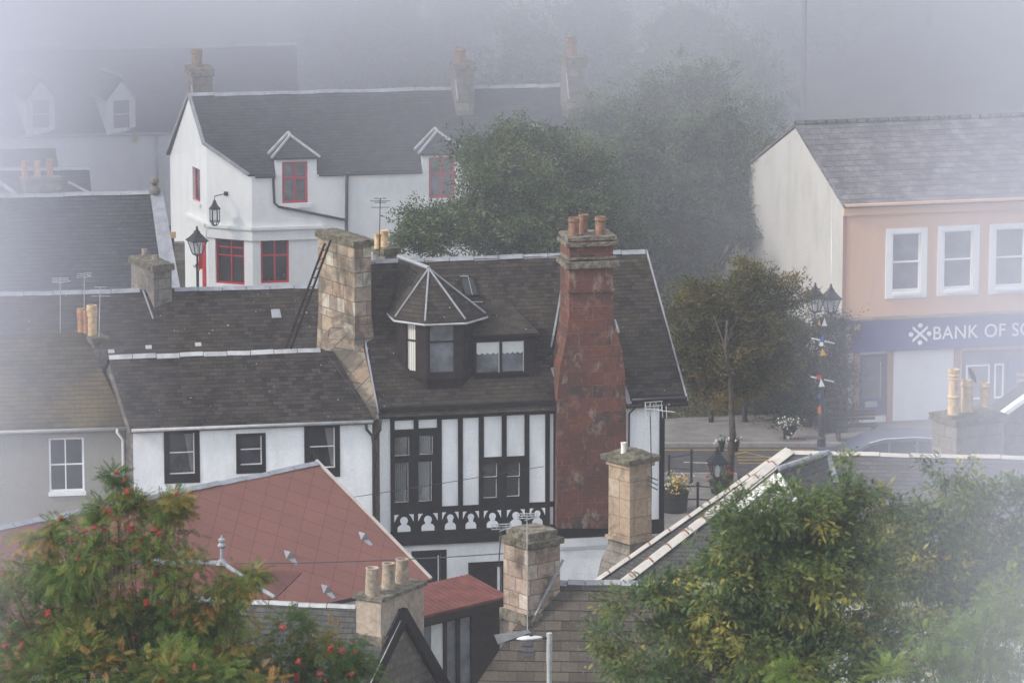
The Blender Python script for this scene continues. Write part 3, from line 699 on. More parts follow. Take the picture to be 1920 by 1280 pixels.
f0, f1 = fD.pt(d[0] - .05, d[3] + .05, .14), fD.pt(d[1] + .10, d[3] + .05, .14)
b0_, b1_ = rT.at(861, 566), rT.at(955, 566)
mb = MB(); mb.slab3([f0, f1, b1_, b0_ + fT.u * .35], .06); mb.slab3([f1 + fT.u * .0, rT.at(1012, 628), b1_], .03); part('dormer_roof', mb, MT['slate_tudor'], db2)
mb = MB(); mb.box(fD, d[0] - .04, d[1] + .1, d[3] - .02, d[3] + .04, .01, .13); part('dormer_fascia', mb, MT['timber_brown'], db2)
mb = MB(); mb.box(fD, wr[0] - .03, wr[1] + .03, wr[2] - .05, wr[2] - .01, 0.002, .05); part('sill', mb, MT['timber'], db2)
# skylight
q = [rT.px(861.5, 521), rT.px(887, 520), rT.px(899, 556), rT.px(870, 558)]
mb = MB(); mb.prism(rT, [q[3], q[2], q[1], q[0]], .0, .055); sk = part('skylight', mb, MT['timber_brown'], T)
cen2 = (sum(p_[0] for p_ in q) / 4, sum(p_[1] for p_ in q) / 4); qi = [(cen2[0] + (p_[0] - cen2[0]) * .78, cen2[1] + (p_[1] - cen2[1]) * .85) for p_ in q]
mb = MB(); mb.prism(rT, [qi[3], qi[2], qi[1], qi[0]], .056, .062); part('pane', mb, MT['glass'], sk)
mb = MB(); strip(rT, [(861.5, 520), (870, 520), (877, 520)], .03, .06, .075); strip(rT, [(877, 521), (885, 555)], .015, .063, .075); strip(rT, [(880, 567), (905, 567)], .05, -.01, .02); part('flashing', mb, MT['lead'], sk)
# back chimney of the timbered house
c, fr, b, a, zz = chimney(T, 722, 700, 745, 480, 124.6, 30, 468, 500, MT['ashlar_grey'], caps=[(466, 478, .08, .012, .03, MT['moss_cap'])], pots=[])
for x, h, r_, k, m in [(708, .40, .10, 'plain', 'pot_buff'), (720.5, .52, .115, 'louvre', 'pot_buff')]: pot(c, P(x, 468 if x > 715 else 466, 124.8), r_, h, MT[m], k)
# --- big chimney on the gable between the terrace and the timbered house
c, fr, b, a, zz = chimney(T, 665, 597, 696, 520, 121.2, 32, 462, 606, MT['ashlar'], caps=[(452, 464, .06, .016, .07, MT['moss_cap'])], deeper=1.4)
mb = MB(); z0 = zz(640); z1 = zz(600)
lo = [fr.pt(-.06, -.06), fr.pt(b + .10, -.06), fr.pt(b + .10, a), fr.pt(-.06, a + .02)]; hi = [fr.pt(0, 0), fr.pt(b, 0), fr.pt(b, a), fr.pt(0, a)]
hi = [p_ + (p_ - fr.pt(b / 2, a / 2)).normalized() * .012 for p_ in hi]
for i in range(4): j = (i + 1) % 4; mb.poly([lo[i] + Z * (z0 - .5), lo[j] + Z * (z0 - .5), hi[j] + Z * z1, hi[i] + Z * z1])
part('chimney_skirt', mb, MT['ashlar'], c)

# ================================================================== the white terrace
W = thing('white_terrace', 'white roughcast terrace with black-painted window surrounds and dark slate roof', 'house', P(470, 1100, 119))
oW = P(203, 668, 120.2); rW = roofface(oW, 10, 38)
eL = rW.px(246, 808); eR = rW.px(704, 790); ev = (eL[1] + eR[1]) / 2
ww = [(317, 812, 365, 888), (450, 817, 491, 871), (580, 801, 628, 877)]
fW, hW, roofW, (wu0, wu1, wzt) = shell(W, rW, (eL[0], ev), (eR[0], ev), (0, 0), (rW.px(622, 650)[0], 0), -.2, MT['white'], MT['slate_dark'], gmatL=MT['rubble'], over=.18, holes=ww, rec=.09)
ridge_cap(W, rW, rW.pt(0, 0), rW.pt(rW.px(600, 650)[0], 0), MT['lead_light'], .15, .58, seed=5)
for i, r in enumerate(hW):
    f = window(W, fW, r, MT['timber'], MT['glass'], .02, (), .09, .045)
    mb = MB(); c = (r[2] + r[3]) / 2 + .03
    mb.box(fW, r[0] + .02, r[1] - .01, c - .012, c + .012, -.05, -.02); mb.box(fW, r[1] - .028, r[1] - .008, r[2], r[3], -.05, -.01); mb.box(fW, r[0] + .02, r[1] - .03, r[2] + .004, r[2] + .024, -.05, -.01)
    part('white_bead', mb, MT['paint_white'], f)
    if i != 1:
        mb = MB(); x = r[1] - .03; mb.prism(fW, [(x - .06, r[2] + .05), (x, r[2] + .05), (x, r[3] - .03), (x - .22, r[3] - .03), (x - .14, (r[2] + r[3]) / 2)], -.083, -.078); part('curtain', mb, MT['net'], f)
    surround(W, fW, r, .13 if i != 1 else .10, MT['timber'], .016, top=.07, bot=.24 if i != 1 else .22)
gutter(W, fW, wu0 - .05, wu1, wzt - .01, MT['lead_light'], .045, .17)
mb = MB(); mb.box(fW, wu0, wu1, wzt - .09, wzt - .03, .002, .06); part('eaves_board', mb, MT['timber'], W)
u = fT.px(706, 880)[0]
downpipe(W, [fW.pt(wu1 - .18, wzt - .02, .15), fW.pt(wu1 - .16, wzt - .22, .12), fW.pt(wu1 - .01, wzt - .40, .08), fW.pt(wu1 + .02, wzt - .6, .08), fW.pt(wu1 + .01, .3, .08)], .038, MT['black_iron'])
downpipe(W, [fW.pt(wu1 + .20, wzt + .02, .10), fW.pt(wu1 + .19, wzt - .25, .10), fW.pt(wu1 + .03, wzt - .5, .08)], .034, MT['black_iron'])
A_, B_, C2_, D_ = rW.at(604, 652), rW.at(702, 789) , rT.at(711, 782), rT.at(674, 614)
A_ = A_ + Z * .02; B_ = B_ + Z * .01
mb = MB(); mb.poly([A_, B_, C2_ - Z * .03, D_ - Z * .03]); mb.poly([D_ - Z * .03, D_ + fT.n * -.6 + Z * .5, A_ + fT.n * -.3 + Z * .2, A_])
part('gable_flank', mb, MT['ashlar'], T, 'lit stone gable flank above the terrace roof')
# clips and loose slates on the terrace roof ridge
mb = MB()
for x, y in [(203, 656), (273, 648), (366, 643)]: a = rW.px(x, y + 8); mb.box(rW, a[0], a[0] + .16, a[1] - .0, a[1] + .12, .03, .05)
part('roof_clip', mb, MT['lead_light'], roofW)

# ================================================================== the grey-beige house on the left
Lh = thing('beige_house', 'grey-beige roughcast house with lichened roof and one white window', 'house', P(100, 1100, 118.5))
oL = P(0, 628, 121.0); rL = roofface(oL, 8, 40)
eR = rL.px(243, 803); e0 = rL.px(-150, 815)
lw = [(92, 820, 158, 921)]
fL, hL, roofL, (lu0, lu1, lzt) = shell(Lh, rL, (e0[0], eR[1]), eR, (rL.px(-150, 632)[0], 0), (rL.px(158, 622)[0], 0), -.2, MT['beige'], MT['slate_ochre'], over=.16, side=.03, holes=lw)
window(Lh, fL, hL[0], MT['pvc'], MT['glass'], .05, [('v', .47), ('h', .5)], .08, .06, sill=(.03, .10, .06))
mb = MB(); r = hL[0]; mb.box(fL, r[0] - .14, r[1] + .14, r[3] + .0, r[3] + .10, .002, .03); part('lintel', mb, MT['beige'], Lh)
gutter(Lh, fL, lu0, lu1, lzt - .02, MT['cream'], .05, .14)
u = fL.px(219, 820)[0]; u2 = fL.px(231, 880)[0]
downpipe(Lh, [fL.pt(u, lzt, .16), fL.pt(u, lzt - .1, .14), fL.pt(u2, lzt - .32, .07), fL.pt(u2, .4, .07)], .04, MT['pvc'])
c, fr, b, a, zz = chimney(Lh, 176, 150, 200, 650, 120.9, 25, 640, 670, MT['ashlar_grey'], caps=[(634, 644, .08, .015, .05, MT['moss_cap'])])
for x, y, h, r_, m in [(152, 622, .62, .085, 'pot_orange'), (161, 624, .60, .08, 'pot_orange'), (173, 629, .80, .125, 'pot_buff')]: pot(c, P(x, y, 121.2), r_, h, MT[m], 'collar', 'buff pot with an orange collar' if r_ > .1 else None)

# ================================================================== the terrace behind
BT = thing('rear_terrace', 'low terrace with long dark slate roof and mossy stone chimney behind the white terrace', 'house', P(300, 800, 128))
oB = P(330, 541, 129.5); rB = roofface(oB, 8, 40)
e0 = rB.px(-120, 700)
shell(BT, rB, (e0[0], e0[1]), (rB.px(640, 690)[0], e0[1]), (rB.px(-120, 560)[0], 0), (rB.px(640, 530)[0], 0), 0, MT['white'], MT['slate_dark'])
ridge_cap(BT, rB, rB.pt(rB.px(-120, 555)[0], 0), rB.pt(rB.px(262, 543)[0], 0), MT['lead'], .15, .78, seed=9)
ridge_cap(BT, rB, rB.pt(rB.px(326, 541)[0], 0), rB.pt(rB.px(640, 531)[0], 0), MT['lead'], .15, .68, seed=8)
c, fr, b, a, zz = chimney(BT, 288, 246, 322, 520, 128.9, 28, 508, 590, MT['ashlar_grey'], caps=[(497, 509, .06, .016, .06, MT['moss_cap'])], pots=[(.5, .35, 497, .09, .17, MT['pot_grey'], 'plain'), (.5, .8, 493, .085, .17, MT['pot_grey'], 'plain')])
mb = MB(); q = [rB.px(508, 581), rB.px(524, 580), rB.px(528, 596), rB.px(510, 597)]; mb.prism(rB, q, 0, .03); part('roof_patch', mb, MT['lead'], BT)
mb = MB(); strip(rB, [(268, 545), (287, 598)], .04, -.01, .04); part('flashing', mb, MT['lead'], BT)

# ================================================================== the slate-roofed house with stone skew, further left
LM = thing('skew_gabled_house', 'slate-roofed house with pale stone gable coping and a finial, half lost in fog', 'house', P(150, 700, 140))
oM = P(280, 359, 142.5); rM = roofface(oM, 9, 46)
e0 = rM.px(-150, 580); r0 = rM.px(-150, 380)
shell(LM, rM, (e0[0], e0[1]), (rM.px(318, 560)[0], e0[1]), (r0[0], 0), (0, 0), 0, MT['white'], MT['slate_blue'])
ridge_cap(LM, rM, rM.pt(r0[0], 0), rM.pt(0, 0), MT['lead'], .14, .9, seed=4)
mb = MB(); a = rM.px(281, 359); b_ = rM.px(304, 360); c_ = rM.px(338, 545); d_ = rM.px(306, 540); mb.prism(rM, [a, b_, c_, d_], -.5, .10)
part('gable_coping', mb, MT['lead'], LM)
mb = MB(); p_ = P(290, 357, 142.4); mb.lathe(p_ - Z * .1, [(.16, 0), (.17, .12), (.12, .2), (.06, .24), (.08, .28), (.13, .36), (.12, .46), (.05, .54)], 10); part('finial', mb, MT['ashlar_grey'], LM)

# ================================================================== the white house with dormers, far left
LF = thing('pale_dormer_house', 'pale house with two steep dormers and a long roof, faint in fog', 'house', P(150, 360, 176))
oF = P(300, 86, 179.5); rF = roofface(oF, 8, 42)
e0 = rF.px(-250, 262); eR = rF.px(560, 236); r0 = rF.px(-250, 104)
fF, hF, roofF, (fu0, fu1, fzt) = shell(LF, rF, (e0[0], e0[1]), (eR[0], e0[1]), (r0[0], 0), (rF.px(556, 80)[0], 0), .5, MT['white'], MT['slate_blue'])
ridge_cap(LF, rF, rF.pt(r0[0], 0), rF.pt(rF.px(556, 80)[0], 0), MT['lead_light'], .16, 1.2, seed=4)
for cx in (77, 228):
    q0_ = fF.at(cx, 245, .05); fc = Face((q0_.x, q0_.y, 0), (math.cos(R(24)), math.sin(R(24)), 0), Z); r = fc.rect(cx - 27, 185, cx + 26, 252); wr = fc.rect(cx - 17, 186, cx + 18, 243)
    mb = MB(); cellwall(mb, fc, r[0], r[1], r[2], r[3] + .05, [wr], .08)
    cu = (r[0] + r[1]) / 2; ap = (cu, fc.px(cx - 1, 150)[1])
    mb.poly([fc.pt(r[0], r[3] + .05), fc.pt(r[1], r[3] + .05), fc.pt(*ap)])
    for s_, u in ((0, r[0]), (1, r[1])): mb.poly([fc.pt(u, r[2]), fc.pt(u, r[2], -2.2), fc.pt(u, r[3] + .05, -2.2), fc.pt(u, r[3] + .05)])
    dm = part('dormer', mb, MT['white'], LF)
    mb = MB()
    for sg, u in ((-1, r[0] - .12), (1, r[1] + .12)):
        mb.slab3([fc.pt(u, r[3] - .02, .12), fc.pt(ap[0], ap[1] + .1, .12), fc.pt(ap[0], ap[1] + .1, -2.6), fc.pt(u, r[3] - .02, -1.6)], .06)
    part('dormer_roof', mb, MT['slate_blue'], dm)
    mb = MB(); mb.tube([fc.pt(ap[0], ap[1] + .12, .12), fc.pt(ap[0], ap[1] + .12, -2.3)], .07, 6)
    mb.tube([fc.pt(r[0] - .14, r[3] - .04, .0), fc.pt(r[0] - .14, r[3] - .04, -1.6)], .05, 6); part('dormer_ridge', mb, MT['lead_light'], dm)
    window(dm, fc, wr, MT['pvc'], MT['glass_grey'], .05, [('h', .5)], .08, sill=(.0, .12, .03))
gutter(LF, fF, fu0, fu1, fzt - .03, MT['lead'], .06, .12)
mb = MB(); mb.box(fF, fF.px(248, 260)[0], fF.px(258, 260)[0], fF.px(250, 268)[1], fF.px(250, 250)[1], .01, .1); part('hopper_head', mb, MT['pot_buff'], LF)
downpipe(LF, [fF.pt(fF.px(294, 290)[0], fzt, .08), fF.pt(fF.px(294, 290)[0], .6, .08)], .05, MT['zinc'])

# low roofs with three orange pots in front of it
LS = thing('low_slate_house', 'low slate-roofed house with three orange chimney pots, faint in fog', 'house', P(60, 420, 152))
oS = P(170, 314, 154.5); rS = roofface(oS, 5, 42)
e0 = rS.px(-150, 420); 
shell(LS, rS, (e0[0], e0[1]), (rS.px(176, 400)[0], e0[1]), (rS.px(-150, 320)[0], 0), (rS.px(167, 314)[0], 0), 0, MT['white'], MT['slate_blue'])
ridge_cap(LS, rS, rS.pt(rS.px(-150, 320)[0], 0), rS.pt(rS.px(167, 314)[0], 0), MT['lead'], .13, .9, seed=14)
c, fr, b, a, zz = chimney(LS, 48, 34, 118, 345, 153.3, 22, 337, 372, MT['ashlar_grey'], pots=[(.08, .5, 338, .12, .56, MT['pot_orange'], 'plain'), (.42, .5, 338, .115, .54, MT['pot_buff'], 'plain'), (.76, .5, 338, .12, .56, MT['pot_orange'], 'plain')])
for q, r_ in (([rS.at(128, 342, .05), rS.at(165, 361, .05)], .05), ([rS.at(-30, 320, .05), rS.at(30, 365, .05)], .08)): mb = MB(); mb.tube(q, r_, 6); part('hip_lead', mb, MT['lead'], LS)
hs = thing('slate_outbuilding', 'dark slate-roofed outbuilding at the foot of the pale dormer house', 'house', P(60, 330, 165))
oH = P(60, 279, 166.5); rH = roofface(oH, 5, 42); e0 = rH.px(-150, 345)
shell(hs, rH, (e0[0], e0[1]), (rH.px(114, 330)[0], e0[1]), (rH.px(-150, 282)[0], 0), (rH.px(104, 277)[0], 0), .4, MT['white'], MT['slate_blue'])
# ================================================================== the white house with red windows
WH = thing('white_house', 'white house with red windows, cut-off corner and slate roof with three small dormers', 'house', P(650, 560, 161))
oR_ = P(700, 168, 163.2); rH2 = roofface(oR_, 10, 44)
evv = rH2.px(640, 323)[1]
c1 = rH2.pt(rH2.px(466, 326)[0], evv); c2 = rH2.at(382, 270); rl = rH2.pt(rH2.px(355, 188)[0], 0); rr = rH2.pt(rH2.px(1103, 172)[0], 0)
er = rH2.pt(rH2.px(1150, 312)[0], evv)
gdir = c2 - rl; kk = (rl.z - c1.z) / (rl.z - c2.z); bl = V((rl.x - gdir.x * kk, rl.y - gdir.y * kk, c1.z)); br = V((2 * rr.x - er.x, 2 * rr.y - er.y, er.z))
hw = [(529, 303, 577, 381), (804, 295, 853, 372), (992, 288, 1040, 365)]
eav = [rr, rl, c2, c1]                          # the eaves are notched round each dormer
for h in hw:
    ua_, ub_ = rH2.px(516 + h[0] - 529, 322)[0], rH2.px(595 + h[0] - 529, 321)[0]
    eav += [rH2.pt(ua_, evv), rH2.pt(ua_, evv + .42), rH2.pt(ub_, evv + .42), rH2.pt(ub_, evv)]
eav.append(er)
mb = MB(); mb.slab3(eav, .09); mb.slab3([br, bl, rl + Z * .003, rr + Z * .003], .09)
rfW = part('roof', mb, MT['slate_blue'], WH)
ridge_cap(WH, rH2, rl, rr, MT['lead'], .15, .85, seed=2)
zb = .0
inn = (c1 + er + br + bl) / 4
def inset(a, k):
    d = inn - a; d.z = 0; return a + d.normalized() * k
w1, w2, wr_, wb, wbr = inset(c1, .12), inset(c2, .10), inset(er, .15), inset(bl, .12), inset(br, .12)
def vface(a, b): o = V((a.x, a.y, 0)); d = V((b.x - a.x, b.y - a.y, 0)); return Face(o, d, Z), d.length
fG, LG = vface(wb, w2); fCh, LC = vface(w2, w1); fFr, LFr = vface(w1, wr_)
zE = c1.z - .07
hw = [(529, 303, 577, 381), (804, 295, 853, 372), (992, 288, 1040, 365)]
gf = (489, 447, 542, 531)
hF_ = [fFr.rect(*gf)]
mb = MB(); cellwall(mb, fFr, 0, LFr, zb, zE, hF_ + [(r[0], r[1], r[2], zE + .5) for r in [fFr.rect(*h) for h in hw]], .12); part('front_wall', mb, MT['white_smooth'], WH)
hC_ = [fCh.rect(404, 447, 458, 533)]
mb = MB(); cellwall(mb, fCh, 0, LC, zb, zE, hC_, .14)
mb.poly([fCh.pt(0, zE), fCh.pt(LC, zE), fCh.pt(LC, c1.z - .09), fCh.pt(0, c2.z - .12)]); part('corner_wall', mb, MT['white_smooth'], WH, 'splayed corner wall lit by the sun')
hG_ = [fG.rect(361, 301, 375, 378)]
mb = MB(); cellwall(mb, fG, 0, LG, zb, zE, hG_, .16)
mb.poly([fG.pt(0, zE), fG.pt(LG, zE), fG.pt(LG, c2.z - .12), rl - Z * .1 + (fG.pt(0, 0, -.0) - fG.pt(0, 0, 0))]); part('gable_wall', mb, MT['white_smooth'], WH)
mb = MB(); mb.poly([wr_ + Z * (zb - wr_.z), V((wbr.x, wbr.y, zb)), V((wbr.x, wbr.y, wbr.z - .1)), rr - Z * .12, V((wr_.x, wr_.y, zE))]); mb.poly([V((wbr.x, wbr.y, zb)), V((wb.x, wb.y, zb)), V((wb.x, wb.y, zE)), V((wbr.x, wbr.y, zE))]); part('rear_wall', mb, MT['white_smooth'], WH)
mb = MB(); mb.bar(c1 + Z * .0, c2 + Z * .02, .10, .10); mb.bar(c2, rl + Z * .02, .10, .10); mb.bar(rl, bl, .10, .10); part('verge_board', mb, MT['lead'], WH)
window(WH, fG, hG_[0], MT['paint_red'], MT['glass_grey'], .06, [('h', .5)], .15, sill=(.1, .14, .06), sillmat=MT['white_smooth'])
window(WH, fCh, hC_[0], MT['paint_red'], MT['glass'], .07, [('v', .52), ('h', .62), ('h', .80)], .13, barw=.045)
window(WH, fFr, hF_[0], MT['paint_red'], MT['glass'], .07, [('v', .5), ('h', .62)], .11, barw=.06)
# string course over the ground floor
mb = MB()
v = fFr.px(520, 427)[1]; uE = fFr.px(606, 425)[0]
for fc, L0, L1 in ((fFr, -.02, uE), (fCh, 0, LC + .04), (fG, LG * .45, LG + .03)):
    mb.box(fc, L0, L1, v - .05, v + .05, .002, .14); mb.box(fc, L0, L1, v - .42, v - .055, .002, .07)
part('string_course', mb, MT['white_smooth'], WH)
mb = MB(); mb.box(fFr, uE - .02, uE + .05, .2, v - .01, .002, .12); part('pilaster', mb, MT['white_smooth'], WH)
for r in [fCh.rect(370, 480, 381, 536)]:
    mb = MB(); mb.box(fG, LG - .55, LG - .2, .4, v - .5, .002, .03); part('side_door', mb, MT['paint_red'], WH)
for i, h in enumerate(hw):
    r = fFr.rect(*h); dx = h[0] - 529; dy = h[1] - 303
    q = fFr.rect(517 + dx, 297 + dy, 594 + dx, 388 + dy); f2 = fFr
    mb = MB(); cellwall(mb, f2, q[0], q[1], zE - .02, q[3] + .05, [(r[0], r[1], zE - .5, r[3])], .12, .012)
    for u in (q[0], q[1]): mb.poly([f2.pt(u, zE - .1, .012), f2.pt(u, zE - .1, -1.0), f2.pt(u, q[3] + .05, -1.0), f2.pt(u, q[3] + .05, .012)])
    dm = part('dormer', mb, MT['white_smooth'], WH)
    A = rH2.at(541 + dx, 256 + dy) + Z * .10; A2 = A - fFr.u * .0 + fFr.n * .45 - Z * .02
    e0, e1 = f2.pt(q[0] - .16, q[3] + .03, .14), f2.pt(q[1] + .1, q[3] + .03, .14)
    b0, b1 = f2.pt(q[0] - .2, q[3] + .05, -1.05), f2.pt(q[1] + .12, q[3] + .05, -1.05)
    mb = MB(); mb.slab3([e0, e1, A2], .05); mb.slab3([b0, e0, A2, A], .05); mb.slab3([e1, b1, A, A2], .05); part('dormer_roof', mb, MT['slate_blue'], dm)
    mb = MB(); mb.tube([e0 + Z * .02, A2 + Z * .04], .05, 6); mb.tube([e1 + Z * .02, A2 + Z * .04], .045, 6); mb.tube([b0 + (e0 - b0) * .45 + Z * .05, A + Z * .04], .06, 6); mb.tube([A + Z * .03, A2 + Z * .04], .06, 6); part('hip_lead', mb, MT['lead_light'], dm)
    mb = MB(); mb.box(f2, q[0] - .12, q[1] + .08, q[3] - .02, q[3] + .03, .0125, .12); part('dormer_eaves', mb, MT['slate_blue'], dm)
    window(dm, fFr, r, MT['paint_red'], MT['glass_grey'], .075, [('v', .5), ('h', .6)], .10, barw=.06, sill=(.12, .16, .06), sillmat=MT['white_smooth'])
mb = MB(); mb.tube([fFr.pt(.1, c1.z - .06, .16), fFr.pt(fFr.px(515, 320)[0], c1.z - .06, .16)], .055, 6); mb.tube([fFr.pt(fFr.px(597, 320)[0], c1.z - .06, .16), fFr.pt(fFr.px(790, 318)[0], c1.z - .06, .16)], .055, 6); part('gutter', mb, MT['black_iron'], WH)
pp = lambda x, y, n=.07: fFr.pt(*fFr.px(x, y), n)
downpipe(WH, [pp(513, 325, .12), pp(512, 340), pp(514, 380), pp(522, 387), pp(570, 396), pp(648, 412)], .045, MT['black_iron'])
downpipe(WH, [pp(651, 322, .15), pp(650, 335), pp(649, 440), pp(649, 520)], .055, MT['black_iron'])
for (xm, xl, xr, y0, y1, px_, py0, py1, m) in [(361, 351, 398, 132, 185, 372, 128, 96, 'pot_red'), (856, 846, 889, 122, 180, 865, 120, 94, 'pot_red'), (1064, 1051, 1100, 110, 178, 1073, 108, 76, 'pot_red')]:
    c, fr, b, a, zz = chimney(WH, xm, xl, xr, y0 + 20, 162.8, 14, y0, y1, MT['ashlar_grey'], caps=[(y0 - 2, y0 + 12, .07, .01, 0, MT['capstone'])])
    pot(c, fr.pt(b * .35, a * .45, zz(y0) - .02), .19, (py0 - py1) / 56 + .1, MT[m], 'roll')
    mb = MB(); mb.bar(fr.pt(-.04, 0, zz(y0 + 28)), fr.pt(-.04, -.35, zz(y1 + 5)), .03, .05); part('flashing', mb, MT['lead_light'], c)

# ================================================================== the bank
BK = thing('bank_building', 'salmon rendered bank with tiled roof, pale gable wall and blue name board', 'bank', P(1740, 800, 144))
fk = wallface(1583, 500, 144, 13)
e0 = P(1583, 386, 143.85)
pit = 25; oBk = e0; rK = roofface(oBk, 13, pit)
rdg = rK.px(1490, 233)
kw = [(1672, 437, 1726, 545), (1769, 432, 1824, 540), (1866, 428, 1921, 536), (1962, 424, 2018, 532)]
gw = [(1610, 664, 1662, 779), (1803, 655, 1935, 800)]
fk, hK, roofK, (ku0, ku1, kzt) = shell(BK, rK, (0, 0), (13.0, 0), (rdg[0], rdg[1]), (13.0, rdg[1]), -.1, MT['salmon'], MT['tile_bank'], gmatL=MT['cream'], over=.20, side=(.03, .1), holes=kw + gw, rec=.12, th=.10)
mb = MB(); p0, p1 = rK.pt(rdg[0], rdg[1]), rK.pt(13, rdg[1])
for i in range(40):
    a = p0 + (p1 - p0) * (i / 40 + .001); b = p0 + (p1 - p0) * ((i + .96) / 40); mb.tube([a + Z * .02, b + Z * .03], .09, 8)
part('ridge_capping', mb, MT['tile_bank'], BK)
mb = MB(); mb.box(fk, ku0, ku1, kzt - .32, kzt - .02, .003, .10); mb.box(fk, ku0, ku1, kzt - .02, kzt + .05, .12, .26); part('eaves_fascia', mb, MT['salmon'], BK)
mb = MB(); z1 = fk.px(1590, 603)[1]; mb.box(fk, ku0 - .0, ku0 + .12, z1, kzt - .33, .003, .02); part('corner_strip', mb, MT['salmon_dark'], BK)
for i, r in enumerate(hK[:4]):
    surround(BK, fk, r, .20, MT['white_smooth'], .04, top=.16, bot=.22)
    f = window(BK, fk, r, MT['pvc'], MT['glass_grey'], .05, [], .10, .06, sash=True, barw=.05)
    mb = MB(); mb.box(fk, r[0] + .03, r[1] - .03, r[2] - .14, r[2] - .05, .0205 + .02, .09); part('sill', mb, MT['white_smooth'], f)
# blue name board
fb0 = fk.px(1760, 651)[1]; fb1 = fk.px(1760, 597)[1]; n_ = .22
mb = MB(); mb.box(fk, ku0 - .06, ku1, fb0, fb1, .003, n_); mb.box(fk, ku0 - .10, ku1, fb1 + .003, fb1 + .09, .003, n_ + .08)
sg = part('name_board', mb, MT['fascia_blue'], BK, 'blue bank name board with white lettering')
mb = MB(); mb.box(fk, ku0 - .12, ku1, fb1 + .093, fb1 + .14, .003, n_ + .12); part('board_cornice', mb, MT['ashlar_grey'], sg)
fs = fk.off(n_ + .004)
def textmesh(body, size):
    cu = bpy.data.curves.new('lettering', 'FONT'); cu.body = body; cu.size = size; cu.extrude = .012; cu.space_character = 1.06; cu.offset = .004
    o = bpy.data.objects.new('lettering', cu); COL.objects.link(o); dg = bpy.context.evaluated_depsgraph_get()
    me = bpy.data.meshes.new_from_object(o.evaluated_get(dg)); bpy.data.objects.remove(o); return me
me = textmesh('BANK OF SCOTLAND', 1.0)
xs = [v.co.x for v in me.vertices]; ys = [v.co.y for v in me.vertices]
uT0, vT0 = fs.px(1750, 637); uT1 = fs.px(1916, 622)[0]; hT_ = fs.px(1790, 611)[1] - fs.px(1790, 636)[1]
sy = hT_ / (max(ys) - min(ys)); sx = sy * .91
rl_ = rootloc(BK)
for v in me.vertices:
    p_ = fs.pt(uT0 + (v.co.x - min(xs)) * sx, vT0 + (v.co.y - min(ys)) * sy, .004 + v.co.z * .5); v.co = p_ - rl_
me.materials.append(MT['pvc']); o = bpy.data.objects.new('lettering', me); COL.objects.link(o); o.parent = sg
mb = MB(); cu_, cv_ = fs.px(1725, 626); hw_ = .24
for sx_ in (-1, 1):
    mb.prism(fs, [(cu_ - hw_, cv_ - sx_ * .21 - .05), (cu_ - hw_, cv_ - sx_ * .21 + .05), (cu_ + hw_, cv_ + sx_ * .21 + .05), (cu_ + hw_, cv_ + sx_ * .21 - .05)], .001 + .003 * sx_, .012 + .002 * sx_)
for a, b in ((0, .27), (0, -.27), (.29, 0), (-.29, 0)):
    mb.prism(fs, [(cu_ + a + .075 * math.cos(2 * math.pi * i / 14), cv_ + b + .075 * math.sin(2 * math.pi * i / 14)) for i in range(14)], .001, .012)
part('emblem', mb, MT['pvc'], sg)
mb = MB()
for x0, y0, x1, y1 in [(1584, 608, 1595, 618), (1601, 608, 1612, 618), (1584, 626, 1595, 652)]:
    r = fs.rect(x0, y0, x1, y1); mb.box(fs, *r, .001, .05)
part('corbel', mb, MT['salmon'], sg)
for x0, x1 in [(1577, 1589), (1599, 1610), (1662, 1673), (1788, 1798)]:
    mb = MB(); r = fk.rect(x0, 656, x1, 800); mb.box(fk, max(r[0], ku0 - .02), r[1], 0.0, fb0 - .002, .003, .08); part('pilaster', mb, MT['salmon_dark'], BK)
mb = MB()
for x0, x1, y0, y1 in [(1590, 1598.5, 656, 795), (1610.5, 1661.5, 655, 663), (1610.5, 1661.5, 781, 799), (1673.5, 1787, 655, 797)]:
    r = fk.rect(x0, y0, x1, y1); mb.box(fk, r[0], r[1], r[2], min(r[3], fb0 - .003), .003, .03)
part('wall_panel', mb, MT['white_smooth'], BK)
mb = MB(); mb.box(fk, ku0, fk.px(1800, 800)[0], -.05, fk.px(1700, 800)[1] + .02, .084, .12); part('plinth', mb, MT['salmon_dark'], BK)
r = hK[4]; mb = MB(); cellwall(mb, fk, r[0], r[1], r[2], r[3], [(r[0] + .12, r[1] - .12, r[2] + .55, r[3] - .1)], .05, -.02); d_ = part('cash_machine', mb, MT['paint_blue'], BK)
mb = MB(); mb.poly([fk.pt(r[0], r[2] + .5, -.06), fk.pt(r[1], r[2] + .5, -.06), fk.pt(r[1], r[3], -.06), fk.pt(r[0], r[3], -.06)]); part('pane', mb, MT['glass_grey'], d_)
mb = MB(); mb.box(fk, r[0] + .22, r[1] - .28, r[2] + .27, r[2] + .45, -.018, -.006); part('plate', mb, MT['zinc'], d_)
mb = MB(); mb.box(fk, r[1] - .20, r[1] - .17, r[2] + .56, r[3] - .25, -.055, -.03); part('handle', mb, MT['zinc'], d_)
r = hK[5]; f = window(BK, fk, r, MT['paint_blue'], MT['glass_grey'], .1, [('v', .42), ('v', .62)], .11, .08, barw=.12)
mb = MB()
for a, b in ((.06, .40), (.46, .60)):
    u0, u1 = r[0] + (r[1] - r[0]) * a, r[0] + (r[1] - r[0]) * b; cellwall(mb, fk, u0, u1, r[2] + .9, r[3] - .45, [(u0 + .06, u1 - .06, r[2] + .96, r[3] - .51)], .02, -.02)
part('white_border', mb, MT['pvc'], f)
mb = MB(); u0, u1 = r[0] + (r[1] - r[0]) * .66, r[1] - .03; mb.box(fk, u0, u1, r[2] + .4, r[3] - .3, -.03, .02); ps = part('poster_board', mb, MT['paint_blue'], BK, 'dark poster board in the bank window')
mb = MB()
